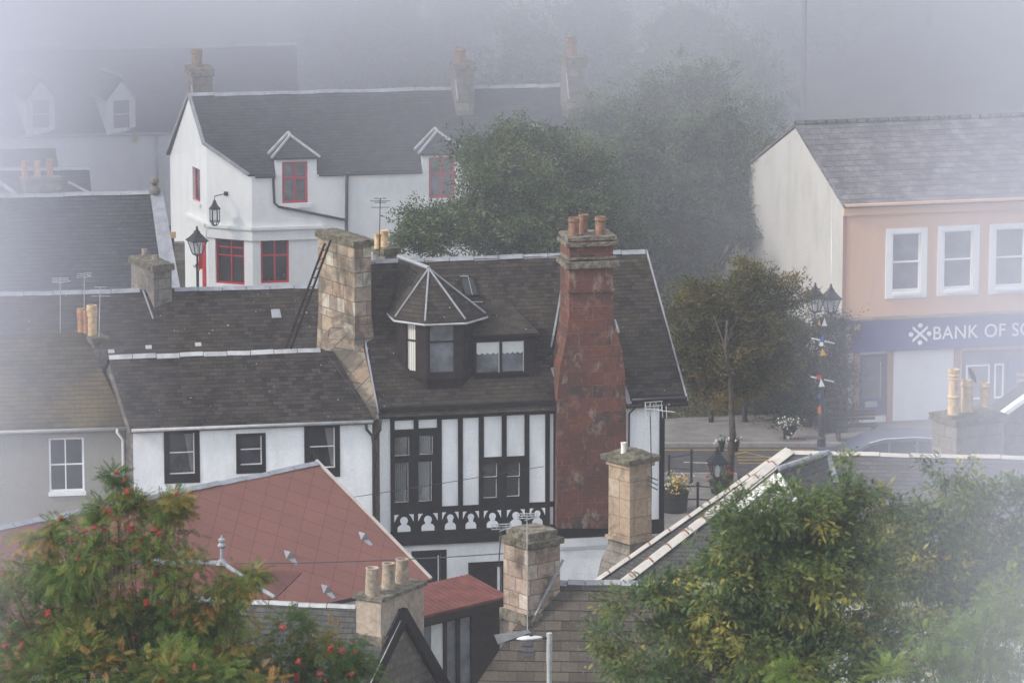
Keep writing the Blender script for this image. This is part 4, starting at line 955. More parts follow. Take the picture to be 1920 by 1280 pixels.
for k, l in ((0, .32), (1, .55), (2, .4)): mb.prism(fk, [(u0 + .25, r[3] - .75 - .2 * k), (u0 + .25 + l, r[3] - .80 - .2 * k), (u0 + .25 + l, r[3] - .90 - .2 * k), (u0 + .25, r[3] - .85 - .2 * k)], .021, .026)
part('pale_stroke', mb, MT['pot_buff'], ps)
downpipe(BK, [fk.pt(-.02, kzt, -.9), fk.pt(-.05, .3, -.9)], .05, MT['zinc'])

# ================================================================== the near house on the right
RH = thing('hipped_house', 'near slate-roofed house with cream ridge tiles, white dormer and sandstone chimney', 'house', P(1500, 1280, 110))
oRH = P(1480, 846, 112); rR = roofface(oRH, -6, 33)
hb = rR.at(1150, 1105); hp = rR.pt(0, 0); evR = rR.px(1150, 1105)[1]
rEnd = rR.px(1990, 858)[0]
mb = MB(); mb.prism(rR, [rR.px(1150, 1105), (rEnd, evR), (rEnd, 0), (0, 0)], -.09, 0)
off_ = V((-.60, .30, -.04)); mb.slab3([hb, hp, hp + V((-.03, .03, 0)), hb + off_], .09)
bk = V((-rR.v.x, -rR.v.y, 0)).normalized(); bE = rR.pt(rEnd, evR); bA = V((2 * rR.pt(rEnd, 0).x - bE.x, 2 * rR.pt(rEnd, 0).y - bE.y, bE.z)); bB = V((2 * hp.x - hb.x, 2 * hp.y - hb.y, hb.z))
bB = hp + (bA - rR.pt(rEnd, 0)) * .5 + V((-.2, 0, 0))
mb.slab3([rR.pt(rEnd, 0) + (bA - rR.pt(rEnd, 0)) * .5, bB, hp + Z * .003, rR.pt(rEnd, 0) + Z * .003], .09)
rfR = part('roof', mb, MT['slate_grey'], RH)
ridge_cap(RH, rR, hp, rR.pt(rEnd, 0), MT['ridge_cream'], .13, .75, seed=21)
def hipcap(root, a, b, mat, wd, seg, name, seed):
    r_ = random.Random(seed); d = b - a; L = d.length; d /= L; k = round(L / seg); mb = MB(); mj = MB()
    s_ = d.cross(Z).normalized()
    for i in range(k):
        p, q = a + d * (L * i / k + .012) + Z * .085, a + d * (L * (i + 1) / k - .012) + Z * (.085 + r_.uniform(-.01, .015))
        for sg in (-1, 1): mb.slab3([p, q, q + s_ * sg * wd - Z * wd * .45, p + s_ * sg * wd - Z * wd * .45], .025)
        mj.tube([a + d * (L * i / k) + s_ * wd * .75 + Z * .085 - Z * wd * .3, a + d * (L * i / k) + Z * .095, a + d * (L * i / k) - s_ * wd * .75 + Z * .085 - Z * wd * .3], .02, 6)
    o = part(name, mb, mat, root); part('ridge_joint', mj, MT['ridge_joint'], o); return o
hipcap(RH, hb, hp, MT['ridge_cream'], .17, .62, 'hip_capping', 4)
hipcap(RH, hb + off_, hp + V((-.06, .06, .0)), MT['ridge_cream'], .09, .62, 'verge_capping', 5)
mb = MB(); gz = -.3
for a, b in ((hb + off_ * .8, hb), (hb, rR.pt(rEnd, evR))):
    a = a + V((.12, .12, -.1)); b = b + V((-.0, .12, -.1)); mb.poly([V((a.x, a.y, gz)), V((b.x, b.y, gz)), b, a])
a, b = hb + off_ * .8 + V((.12, .12, -.1)), bB + V((.1, -.1, -.12)); mb.poly([V((b.x, b.y, gz)), V((a.x, a.y, gz)), a, hp - Z * .15, b])
part('front_wall', mb, MT['white'], RH)
# white dormer
A = P(1463, 879, 110.0); B = rR.at(1553, 850); ab = B - A; h_ = V((-ab.x, -ab.y, 0)).normalized(); uu = V((-h_.y, h_.x, 0)).normalized()
if uu.x < 0: uu = -uu
fDm = Face(A, uu, Z); l_, q_ = fDm.px(1360, 962), fDm.px(1504, 938)
A_, L_, Q_ = A, fDm.pt(*l_), fDm.pt(q_[0], l_[1] if False else q_[1])
mb = MB(); mb.poly([fDm.pt(l_[0] + .1, l_[1] - 1.3), fDm.pt(q_[0] - .1, l_[1] - 1.3), fDm.pt(q_[0] - .1, q_[1]), A - Z * .06, fDm.pt(l_[0] + .1, l_[1])])
back_ = -fDm.n
for u, v0 in ((l_[0] + .1, l_[1]), (q_[0] - .1, q_[1])): mb.poly([fDm.pt(u, l_[1] - 1.3), fDm.pt(u, l_[1] - 1.3, -2.5), fDm.pt(u, v0, -2.5), fDm.pt(u, v0)])
dm = part('dormer', mb, MT['white_smooth'], RH, 'white gabled dormer half hidden by foliage')
mb = MB(); f1 = fDm.n * .15
mb.slab3([A + f1, Q_ + f1, Q_ + ab * .75, B], .06); mb.slab3([L_ + f1, A + f1, B, L_ + ab * .8], .06); part('dormer_roof', mb, MT['slate_grey'], dm)
mb = MB(); k = 6
for i in range(k):
    a, b = A + f1 + (B - A - f1) * (i / k + .01), A + f1 + (B - A - f1) * ((i + .94) / k); mb.tube([a + Z * .03, b + Z * .03], .075, 8)
strip(rR, [(1553, 852), (1568, 905)], .12, .0, .03); part('dormer_ridge', mb, MT['lead'], dm)
hipcap(dm, L_ + f1, A + f1, MT['ridge_cream'], .07, .6, 'barge_capping', 9)
mb = MB(); mb.bar(A + f1 - Z * .1, Q_ + f1 - Z * .1, .04, .16); mb.bar(A + f1 - Z * .14, L_ + f1 - Z * .14, .04, .2); part('barge_board', mb, MT['paint_white'], dm)
window(dm, fDm, (l_[0] + .55, q_[0] - .35, l_[1] - 1.0, l_[1] - .05), MT['pvc'], MT['glass'], .07, [('v', .5)], -.02, .05)
# ridge chimney with three pots
c, fr, b, a, zz = chimney(RH, 1794, 1748, 1880, 800, 111.6, 32, 797, 850, MT['ashlar_grey'], caps=[(787, 799, .07, .016, .10, MT['moss_cap'])])
tp = zz(786)
for px_, y, r_, h, k, m in [(1787, 776, .125, 1.09, 'tall', 'pot_buff'), (1813, 772, .14, .78, 'roll', 'pot_buff'), (1846, 762, .12, .58, 'roll', 'pot_buff')]:
    pot(c, P(px_, y, 112.0 if px_ > 1800 else 111.7), r_, h, MT[m], k)
# left sandstone chimney with flared foot
c, fr, b, a, zz = chimney(RH, 1181, 1141, 1222, 950, 110.3, 40, 868, 1012, MT['ashlar_warm'], caps=[(861, 871, .14, .013, .16, MT['moss_cap'])], bands=[(873, 880, .05), (1012, 1019, .06)], deeper=1.6)
mb = MB(); zs = [(1019, 0.0), (1030, .02), (1042, .10), (1052, .20), (1060, .24), (1085, .34), (1130, .40)]
for (y0, o0), (y1, o1) in zip(zs, zs[1:]):
    lo = [fr.pt(-o1, -o1), fr.pt(b, -o1), fr.pt(b, a), fr.pt(-o1, a)]; hi = [fr.pt(-o0, -o0), fr.pt(b, -o0), fr.pt(b, a), fr.pt(-o0, a)]
    for i in range(4): j = (i + 1) % 4; mb.poly([lo[i] + Z * (zz(y1)), lo[j] + Z * zz(y1), hi[j] + Z * zz(y0), hi[i] + Z * zz(y0)])
part('chimney_foot', mb, MT['ashlar_grey'], c)
pot(c, P(1169, 854, 110.6), .075, .32, MT['pot_white'], 'plain')

ST = thing('stone_gabled_house', 'stone house with white gable coping at the right edge, beside the ridge chimney', 'house', P(1900, 1000, 113.6))
fS = wallface(1900, 850, 113.4, 6); g0, g1, gA = fS.px(1882, 778), fS.px(1990, 700), fS.px(1882, 870)
u2 = g1[0] + (g1[0] - g0[0]); 
mb = MB(); mb.prism(fS, [(g0[0], -.3), (u2, -.3), (u2, g0[1]), g1, g0], -1.0, 0); part('gable_wall', mb, MT['ashlar_grey'], ST)
mb = MB(); mb.bar(fS.pt(g0[0] - .1, g0[1] - .02, .0), fS.pt(g1[0], g1[1] + .05, .0), .30, .10); part('gable_coping', mb, MT['paint_white'], ST)
mb = MB(); mb.slab3([fS.pt(g0[0] - .1, g0[1] + .0, -.2), fS.pt(g1[0], g1[1] + .1, -.2), fS.pt(g1[0], g1[1] + .1, -1.1), fS.pt(g0[0] - .1, g0[1] + .0, -1.1)], .07); part('roof', mb, MT['slate_grey'], ST)

# ================================================================== the brown-slated house at the bottom
NH = thing('brown_slate_house', 'near house with large brown slates, lead ridge and flaking stone chimney', 'house', P(1100, 1400, 96))
oN = P(1024, 1088, 97); rN = roofface(oN, -3, 48)
e_ = rN.px(830, 1376); rN1 = rN.px(1500, 1108)[0]
mb = MB(); mb.prism(rN, [e_, (rN1, e_[1]), (rN1, 0), (0, 0)], -.08, 0)
EN = rN.pt(*e_); b0 = V((-EN.x, 0, 0))
bkv = V((-rN.v.x, -rN.v.y, 0)) * -1
bq0, bq1 = rN.pt(0, 0) + V((.6, 2.2, -2.4)), rN.pt(rN1, 0) + V((.6, 2.2, -2.4)); mb.slab3([bq1, bq0, rN.pt(0, 0) + Z * .004, rN.pt(rN1, 0) + Z * .004], .08)
rfN = part('roof', mb, MT['slate_brown'], NH)
ridge_cap(NH, rN, rN.pt(rN.px(1030, 1090)[0], 0), rN.pt(rN1, 0), MT['lead'], .13, .36, gap=.012, seed=31)
mb = MB(); gr = 0.5
for a, b in ((EN + V((.1, .1, -.1)), rN.pt(rN1, e_[1]) + V((0, .1, -.1))),): mb.poly([V((a.x, a.y, gr)), V((b.x, b.y, gr)), b, a])
part('front_wall', mb, MT['rubble'], NH)
mb = MB(); a, b = EN + V((.12, .1, -.1)), bq0 + V((.1, -.1, -.1)); mb.poly([V((b.x, b.y, gr)), V((a.x, a.y, gr)), a, rN.pt(0, 0) - Z * .1 + V((.1, 0, 0)), b]); part('gable_wall', mb, MT['rubble'], NH)
mb = MB(); mb.prism(rN, [rN.px(934, 1208), rN.px(926, 1190), rN.px(990, 1181), rN.px(996, 1186)], .01, .03); part('lead_patch', mb, MT['lead_dark'], rfN)
mb = MB(); mb.prism(rN, [rN.px(979, 1204), rN.px(1000, 1202), rN.px(999, 1212), rN.px(979, 1214)], .004, .012); mb.prism(rN, [rN.px(979, 1218), rN.px(1001, 1217), rN.px(1000, 1230), rN.px(979, 1231)], .004, .012); part('replaced_slate', mb, MT['slate_blue'], rfN)
c, fr, b, a, zz = chimney(NH, 990, 944, 1050, 1080, 96.3, 38, 1028, 1160, MT['ashlar_pink'], caps=[(1018, 1029, .06, .013, .01, MT['moss_cap']), (1003, 1018, -.04, .012, .04, MT['capstone'])], deeper=1.2)
mb = MB(); mb.box(fr, -.07, b * .4, -.07, a + .05, zz(1172), zz(1153)); part('chimney_plinth', mb, MT['capstone'], c)
mb = MB(); mb.bar(fr.pt(b + .04, -.05, zz(1060)), fr.pt(.05, -.06, zz(1165)), .05, .03); part('flashing', mb, MT['lead'], c)

# ================================================================== the near cottage with three sooty pots
AH = thing('rubble_gabled_cottage', 'near cottage with dark rubble gable, black barge boards and three sooty chimney pots', 'house', P(640, 1400, 94))
oA = P(758, 1140, 95.4); rA = roofface(oA, -11, 45)
bl_ = rA.px(640, 1385); rA0 = rA.px(290, 1110)[0]
mb = MB(); mb.prism(rA, [(rA0, bl_[1]), bl_, (0, 0), (rA0, 0)], -.08, 0)
apx = rA.pt(0, 0); lb = rA.pt(*bl_); gd = V((apx.x - lb.x, apx.y - lb.y, 0)); fA = Face(V((apx.x, apx.y, 0)), gd, Z)
ua, va = 0, apx.z; ul, vl = fA.px(640, 1385); ur, vr = fA.px(900, 1385)
rb = fA.pt(ur, vr); dd = rA.u * -1
mb.slab3([rb, apx + Z * .003, apx + dd * 4.5, rb + dd * 4.5], .08)
part('roof', mb, MT['slate_grey'], AH)
ridge_cap(AH, rA, rA.pt(rA0, 0), rA.pt(rA.px(668, 1133)[0], 0), MT['lead_light'], .12, .62, seed=41)
mb = MB(); mb.poly([fA.pt(ul + .1, .5, -.08), fA.pt(ur - .1, .5, -.08), fA.pt(ur - .1, vr, -.08), fA.pt(0, va - .06, -.08), fA.pt(ul + .1, vl, -.08)]); part('gable_wall', mb, MT['rubble'], AH)
a_ = rA.pt(rA0, bl_[1]) + V((0, .1, -.1)); b_ = lb + V((-.05, .1, -.1)); mb = MB(); mb.poly([V((a_.x, a_.y, .5)), V((b_.x, b_.y, .5)), b_, a_]); part('front_wall', mb, MT['rubble'], AH)
mb = MB()
for (x, y) in ((ul, vl), (ur, vr)):
    d_ = V((x, y - va, 0)).normalized(); o_ = V((-d_.y, d_.x, 0)); 
    if o_.y > 0: o_ = -o_
    mb.prism(fA, [(0, va + .02), (x, y + .02), (x + o_.x * .24, y + o_.y * .24), (0 + (o_.x * .0), va - .30)], -.06, .07)
part('barge_board', mb, MT['timber'], AH)
mb = MB(); mb.tube([apx + Z * .02 + fA.n * .06 + (lb - apx) * .10, lb + Z * .02 + fA.n * .06], .009, 6); part('verge_trim', mb, MT['zinc'], AH)
qA = fA.at(714, 1150, -.10)
c, fr, b, a, zz = chimney(AH, 714, 668, 795, 1150, qA.y, math.degrees(math.atan2(fA.u.y, fA.u.x)), 1127, 1200, MT['harl_chim'], caps=[(1121, 1128, .055, .008, .02, MT['capstone'])], deeper=1.0)
mb = MB(); mb.box(fr, -.05, b * .3, -.05, a + .04, zz(1212), zz(1194)); part('chimney_plinth', mb, MT['capstone'], c)
for fu, fv, h, r_ in [(.12, .55, .56, .15), (.46, .5, .54, .145), (.78, .5, .52, .15)]: pot(c, fr.pt(fu * b, fv * a, zz(1121)), r_, h, MT['pot_grey'], 'taper')

# ================================================================== the red-roofed hall
RR = thing('red_roofed_hall', 'hall with large red diamond-tiled roof, lead ridge and glazed entrance', 'hall', P(500, 1280, 106))
oRR = P(593, 867, 112.3); rX = roofface(oRR, 43, 28)
evX = rX.px(808, 1086)[1]; uX1 = rX.px(808, 1086)[0]; u0X = rX.px(-230, 1038)[0]
mb = MB(); mb.prism(rX, [(u0X, evX), (uX1, evX), (0, 0), (u0X, 0)], -.10, 0)
rg0, rg1 = rX.pt(u0X, 0), rX.pt(0, 0); sh = V((-rX.v.x, -rX.v.y, 0)); 
be0, be1 = rg0 + V((rX.v.x, rX.v.y, -rX.v.z)) * 3.0, rg1 + V((rX.v.x, rX.v.y, -rX.v.z)) * 3.0
mb.slab3([be1, be0, rg0 + Z * .004, rg1 + Z * .004], .10)
rfX = part('roof', mb, MT['red_tile'], RR)
ridge_cap(RR, rX, rg0, rg1, MT['lead'], .15, .78, seed=51)
mb = MB(); strip(rX, [(593, 863), (808, 1084)], .07, -.12, .035); part('verge_strip', mb, MT['ridge_cream'], RR)
mb = MB(); ea, eb = rX.pt(u0X, evX), rX.pt(uX1, evX)
ins_ = V((rX.v.x, rX.v.y, 0)).normalized() * .25
mb.poly([V((ea.x, ea.y, .5)) + ins_, V((eb.x, eb.y, .5)) + ins_, eb - Z * .1 + ins_, ea - Z * .1 + ins_]); 
mb.poly([V((eb.x, eb.y, .5)) + ins_, V((be1.x, be1.y, .5)), be1 - Z * .1, rg1 - Z * .15, eb - Z * .1 + ins_]); mb.poly([V((be1.x, be1.y, .5)), V((be0.x, be0.y, .5)), be0 - Z * .1, be1 - Z * .1]); part('wall', mb, MT['white'], RR)
mb = MB(); mb.tube([ea + Z * -.04, eb + Z * -.04], .05, 6); part('gutter', mb, MT['timber_brown'], RR)
for x, y in [(683, 1011), (543, 1046), (613, 1110)]:
    u, v = rX.px(x, y); mb = MB(); a, b, c_, t = rX.pt(u - .10, v, .0), rX.pt(u + .12, v - .02, .0), rX.pt(u + .05, v + .30, .0), rX.pt(u - .0, v + .05, .16)
    mb.poly([a, b, t]); mb.poly([b, c_, t]); mb.poly([c_, a, t]); mb.prism(rX, [(u - .02, v - .24), (u + .08, v - .24), (u + .12, v - .03), (u - .05, v - .03)], .002, .012)
    part('roof_vent', mb, MT['lead'], rfX)
# hipped porch roof with a finial
oPo = P(418, 1057, 103.2); rP = roofface(oPo, -4, 30)
ph = rP.px(515, 1122); p0u = rP.px(250, 1052)[0]
mb = MB(); mb.prism(rP, [(p0u, ph[1]), ph, (0, 0), (p0u, 0)], -.06, 0); hq = rP.pt(*ph); mb.slab3([hq, hq + V((.5, 2.4, .0)), rP.pt(0, 0) + V((.02, .02, 0))], .06); pr = part('porch_roof', mb, MT['red_metal'], RR)
mb = MB()
for i in range(5):
    a, b = rP.pt(p0u * (1 - i / 5) + .01, 0), rP.pt(p0u * (1 - (i + .95) / 5), 0); mb.tube([a + Z * .02, b + Z * .02], .065, 8)
mb.tube([rP.pt(0, 0) + Z * .02, hq + Z * .03], .05, 8); part('porch_ridge', mb, MT['lead'], pr)
mb = MB(); mb.lathe(rP.pt(.0, 0) + V((-.02, 0, .0)), [(.15, 0), (.10, .06), (.05, .12), (.04, .3), (.035, .36), (.09, .40), (.10, .43), (.07, .47), (.05, .50), (.08, .53), (.08, .57), (.03, .60), (.015, .66)], 10); part('finial', mb, MT['lead'], pr)
# lean-to canopy over the entrance
oCn = P(799, 1153, 103.0); rC = roofface(oCn, 43, 11); cR = rC.px(960, 1120); t0 = rC.px(722, 1096); 
mb = MB(); cu = cR[0]; depthC = rC.px(811, 1091)[1]
mb.prism(rC, [(-.6, 0), (cu, 0), (cu, depthC), (-.6, depthC)], -.05, 0)
k = 20
for i in range(k): u = -.6 + (cu + .6) * (i + .5) / k; mb.box(rC, u - .03, u + .03, .01, depthC - .01, .002, .013)
cn = part('canopy_roof', mb, MT['red_metal'], RR, 'ribbed red lean-to canopy')
fE = Face(V((rC.o.x, rC.o.y, 0)), rC.u, Z); zC = rC.o.z
mb = MB(); mb.box(fE, -.6, cu, zC - .20, zC - .055, -.02, .04); part('canopy_fascia', mb, MT['timber_brown'], cn)
fE2 = fE.off(-.25); ent = []
gz_ = zC - 3.3
hs_ = [(-.35, .02, gz_ + .5, zC - .35), (.10, .75, gz_ + .5, zC - .35), (.85, 1.15, gz_ + .5, zC - .35), (1.25, 1.6, gz_ + .5, zC - .35)]
mb = MB(); cellwall(mb, fE2, -.5, cu - .05, gz_, zC - .06, hs_, .06); en = part('entrance_screen', mb, MT['timber_brown'], RR)
for i, r in enumerate(hs_):
    mb = MB(); mb.poly([fE2.pt(r[0], r[2], -.05), fE2.pt(r[1], r[2], -.05), fE2.pt(r[1], r[3], -.05), fE2.pt(r[0], r[3], -.05)])
    part('pane', mb, MT['glass_grey'], en)  # grey reflection is put into the pane colour
r = hs_[1]; mb = MB(); mb.box(fE2, r[0] - .02, r[1], zC - 1.35, zC - .36, -.045, -.03) if False else mb.box(fE2, r[0] + .30, r[1] + .0, zC - .95, zC - .36, -.045, -.03); mb.box(fE2, r[0], r[1], zC - 1.75, zC - .955, -.045, -.03); part('pale_panel', mb, MT['blind'], en)
# ================================================================== ground, road, hills
def hgt(y, x=0.0):
    if y < 105: t = 105 - y; return .26 * (math.sqrt(t * t + 64) - 8)
    if y > 168: t = y - 168; return min(.20 * (math.sqrt(t * t + 400) - 20), 60)
    return 0.0
ys = [-60 + 4 * i for i in range(100)] + [350 + 25 * i for i in range(80)]; xs_ = [-900, -500, -300, -200] + [-150 + 6 * i for i in range(51)] + [200, 300, 500, 900]
mb = MB()
for j in range(len(ys)):
    for i in range(len(xs_)): mb.v.append((xs_[i], ys[j], hgt(ys[j]) - .03))
nx = len(xs_)
for j in range(len(ys) - 1):
    for i in range(nx - 1): mb.f.append([j * nx + i, j * nx + i + 1, (j + 1) * nx + i + 1, (j + 1) * nx + i]); mb.uv += [(0, 0)] * 4; mb.m.append(0)
solo('ground', mb, MT['ground'], None, None, kind='structure', smooth=True)
def sheet(name, pts, z, mat, kind='structure', th=None):
    mb = MB(); q = [V((x, y, z)) for x, y in pts]
    mb.poly(q, [(x, y) for x, y in pts])
    if th:
        for a, b in zip(q, q[1:] + q[:1]): mb.poly([a - Z * th, b - Z * th, b, a])
    return solo(name, mb, mat, None, None, kind=kind)
sheet('yard', [(-40, 92), (40, 92), (40, 131.5), (-40, 131.5)], .004, MT['yard'])
sheet('road', [(-60, 131.4), (60, 131.4), (60, 143), (-60, 143)], .010, MT['asphalt'])
sheet('pavement', [(-30, 141.4), (9.9, 141.4), (60, 142.2), (60, 154), (10, 146), (-30, 144.6)], .12, MT['pavement'], th=.2)
sheet('near_pavement', [(-30, 124), (6.6, 124), (6.6, 137.2), (-30, 137.2)], .125, MT['pavement'], th=.2)
mb = MB(); mb.bar((-30, 141.33, .07), (9.9, 141.33, .07), .14, .125); mb.bar((9.9, 141.33, .07), (60, 142.13, .07), .14, .125); mb.bar((-30, 137.28, .07), (6.6, 137.28, .07), .14, .13); solo('kerb', mb, MT['kerb'], None, None, kind='structure')
mb = MB()
for y0, y1 in ((140.82, 140.92),): mb.poly([(-30, y0, .016), (40, y0, .016), (40, y1, .016), (-30, y1, .016)])
def yl(x0, y0, x1, y1, w=.09, z=.015):
    a, b = PZ(x0, y0, z), PZ(x1, y1, z); d = (b - a).normalized(); s_ = V((-d.y, d.x, 0)) * w / 2; mb.poly([a - s_, b - s_, b + s_, a + s_])
yl(1382, 856, 1445, 856); yl(1382, 862, 1447, 861.4, z=.018); yl(1385, 868, 1450, 868); yl(1372, 852, 1400, 846.5, z=.020); yl(1400, 848, 1446, 858, .07, .022)
solo('road_markings', mb, MT['yellow'], None, None, kind='structure')
mb = MB(); yl(1282, 866, 1330, 867.5, .08); solo('give_way_markings', mb, MT['roadwhite'], None, None, kind='structure')
# ================================================================== street furniture
def tubes(lst, k=8):
    mb = MB()
    for pts, r in lst: mb.tube(pts, r, k)
    return mb
def lantern(parent):
    "a four-sided tapered lantern standing on the origin, 0.9 m tall"
    mb = MB(); a, b = .115, .235
    cb = [V((sx * a, sy * a, .06)) for sx, sy in ((-1, -1), (1, -1), (1, 1), (-1, 1))]; ct = [V((sx * b, sy * b, .50)) for sx, sy in ((-1, -1), (1, -1), (1, 1), (-1, 1))]
    for i in range(4):
        j = (i + 1) % 4; mb.tube([cb[i], ct[i]], .016, 5); mb.tube([cb[i], cb[j]], .016, 5); mb.tube([ct[i], ct[j]], .02, 5)
    mb.lathe((0, 0, 0), [(.04, 0), (.10, .03), (.14, .05), (.14, .06)], 8)
    l = part('lantern', mb, MT['black_iron'], parent, local=True)
    mb = MB()
    for i in range(4): j = (i + 1) % 4; mb.poly([cb[i] * .985 + Z * .001, cb[j] * .985 + Z * .001, V((ct[j].x * .985, ct[j].y * .985, ct[j].z)), V((ct[i].x * .985, ct[i].y * .985, ct[i].z))])
    part('glass', mb, MT['glass_lamp'], l, local=True)
    mb = MB(); q = 1.414
    mb.lathe((0, 0, .50), [(.29 * q, 0), (.28 * q, .03), (.19 * q, .12), (.10 * q, .24), (.075 * q, .27), (.09 * q, .29), (.07 * q, .32)], 4, rot=math.pi / 4)
    mb.lathe((0, 0, .82), [(.05, 0), (.07, .03), (.03, .07), (.045, .10), (.01, .17)], 8); part('lantern_roof', mb, MT['black_iron'], l, local=True)
    mb = MB(); mb.lathe((0, 0, .08), [(.05, 0), (.07, .2), (.06, .3), (.03, .34)], 8); part('mantle', mb, MT['paint_white'], l, local=True)
    return l
def post(parent, h, r=.055, collar=True):
    mb = MB(); pr = [(r * 2.4, 0), (r * 2.4, .25), (r * 2.0, .3), (r * 1.9, .9), (r * 1.5, 1.0), (r * 1.15, 1.05), (r, 1.2), (r * .85, h * .8), (r * .85, h - .35), (r * 1.4, h - .33), (r * 1.4, h - .28), (r * .7, h - .25), (r * .6, h)]
    mb.lathe((0, 0, 0), pr, 12); return part('post', mb, MT['black_iron'], parent, local=True)
# lamp by the white house
g0 = P(370, 480, 152); LP = thing('street_lamp', 'Victorian street lamp with single lantern in front of the white house corner', 'street lamp', (g0.x, g0.y, 0), 'Victorian street lamps')
post(LP, g0.z); l = lantern(LP); l.location = (0, 0, g0.z); l.rotation_euler = (0, 0, R(28))
mb = tubes([([V((.28 * math.cos(t) * s_, 0, g0.z - .28 + .1 * math.sin(t) * 1.0)) for t in [R(200 + 25 * i) for i in range(7)]], .012) for s_ in (.5, -.5)]); part('scroll', mb, MT['black_iron'], LP, local=True)
# lamp on the near pavement
g1 = P(1345, 898, 125); L2 = thing('street_lamp', 'Victorian street lamp with single lantern in front of the street tree trunk', 'street lamp', (g1.x, g1.y, .12), 'Victorian street lamps')
post(L2, g1.z - .12); l = lantern(L2); l.location = (0, 0, g1.z - .12); l.rotation_euler = (0, 0, R(12)); l.scale = (.92, .92, .92)
# twin lamp on the far pavement
gb = PZ(1540, 836, .12); zt_ = P(1540, 600, gb.y).z; L3 = thing('street_lamp', 'tall Victorian lamp post with two lanterns and white crossbars by the bank', 'street lamp', (gb.x, gb.y, .12), 'Victorian street lamps')
post(L3, zt_ - .1); 
for dx, dy, dz in ((-.26, -.25, .14), (.24, .2, .02)):
    l = lantern(L3); l.location = (dx, dy, zt_ + dz); l.rotation_euler = (0, 0, R(20)); l.scale = (.95,) * 3
    mb = tubes([([V((0, 0, zt_ - .45)), V((dx * .4, dy * .4, zt_ - .30)), V((dx, dy, zt_ - .15)), V((dx, dy, zt_ + dz))], .022)]); part('arm', mb, MT['black_iron'], L3, local=True)
for y, s_ in ((639, 1), (711, 1)):
    z = P(1540, y, gb.y).z - .12; mb = MB(); mb.tube([(-.34, -.10, z + .10), (.36, .12, z - .10)], .022, 8); part('crossbar', mb, MT['paint_white'], L3, local=True)
# bunting on the twin lamp
def pennant(x, y, Y, mat, label, w=.2, h=.3, tip=0, box=False, ang=10):
    c = P(x, y, Y); f = Face(c, (math.cos(R(ang)), math.sin(R(ang)), 0), (0, 0, 1)); mb = MB()
    pl = [(-w / 2, -h / 2), (w / 2, -h / 2), (tip, h / 2)] if not box else [(-w / 2, -h / 2), (w / 2, -h / 2), (w / 2 * .8, h / 2), (-w / 2 * .9, h / 2)]
    mb.prism(f, pl, -.006, .006); return solo('pennant', mb, mat, label, 'pennant', c, 'bunting pennants')
yb = gb.y - .14
pennant(1546, 603, yb, MT['flag_white'], 'white bunting pennant hanging under the twin lanterns', .16, .26)
pennant(1536, 605, yb, MT['flag_yellow'], 'small ochre pennant beside the white one under the twin lanterns', .1, .16)
pennant(1541, 633, yb, MT['flag_blue'], 'blue ribbon tied at the upper crossbar of the twin lamp', .14, .22, .04)
pennant(1540.5, 645, yb, MT['flag_white'], 'white ribbon end just below the upper crossbar of the twin lamp', .12, .12, box=True)
pennant(1544, 659, yb, MT['flag_yellow'], 'bright yellow pennant between the two crossbars of the twin lamp', .19, .24, -.04)
pennant(1535.5, 707, yb, MT['flag_red'], 'red ribbon tied at the lower crossbar of the twin lamp', .14, .12, box=True)
pennant(1541, 717, yb, MT['flag_white'], 'white pennant hanging from the lower crossbar of the twin lamp', .19, .25, -.03)
pennant(1536, 740, yb, MT['flag_blue'], 'dark blue pennant below the lower crossbar of the twin lamp', .11, .2)
pennant(1536.5, 768, yb, MT['flag_orange'], 'orange pennant low on the post of the twin lamp', .1, .22, box=True)
pennant(1389, 716, 140.5, MT['flag_white'], 'white pennant strung in front of the orange-leaved tree, upper right one', .09, .11)
pennant(1353.5, 733, 140.5, MT['flag_white'], 'narrow white pennant in the middle of the orange-leaved tree', .06, .16, box=True)
pennant(1345, 745, 140.5, MT['flag_white'], 'triangular white pennant at the left of the orange-leaved tree trunk', .10, .14)
pennant(376, 490, 151.9, MT['flag_red'], 'red pennant tied to the lamp by the white house corner', .12, .5, .03, True)
pennant(373, 503, 151.9, MT['flag_orange'], 'orange pennant tied to the lamp by the white house corner', .07, .16, 0, True)
# sign on a pole beside the white house
g = P(323, 440, 150); SP = thing('sign_post', 'square buff sign plate on a dark pole left of the white house', 'sign', (g.x, g.y, 0))
mb = tubes([([(0, 0, 0), (0, 0, g.z)], .055)]); part('pole', mb, MT['black_iron'], SP, local=True)
mb = MB(); f = Face((0, -.06, g.z), (1, 0, 0), (0, 0, 1)); mb.box(f, -.12, .12, -.1, .1, 0, .02); part('sign_plate', mb, MT['sign_buff'], SP, local=True)
mb = MB(); f = wallface(322, 500, 151, 8); r = f.rect(318, 456, 347, 545); mb.box(f, r[0] - .4, r[1], 0, r[3], -.35, 0); solo('boundary_wall', mb, MT['ashlar_grey'], 'low stone wall between the fogged slate roof and the white house', 'wall', f.pt(r[0], 0))
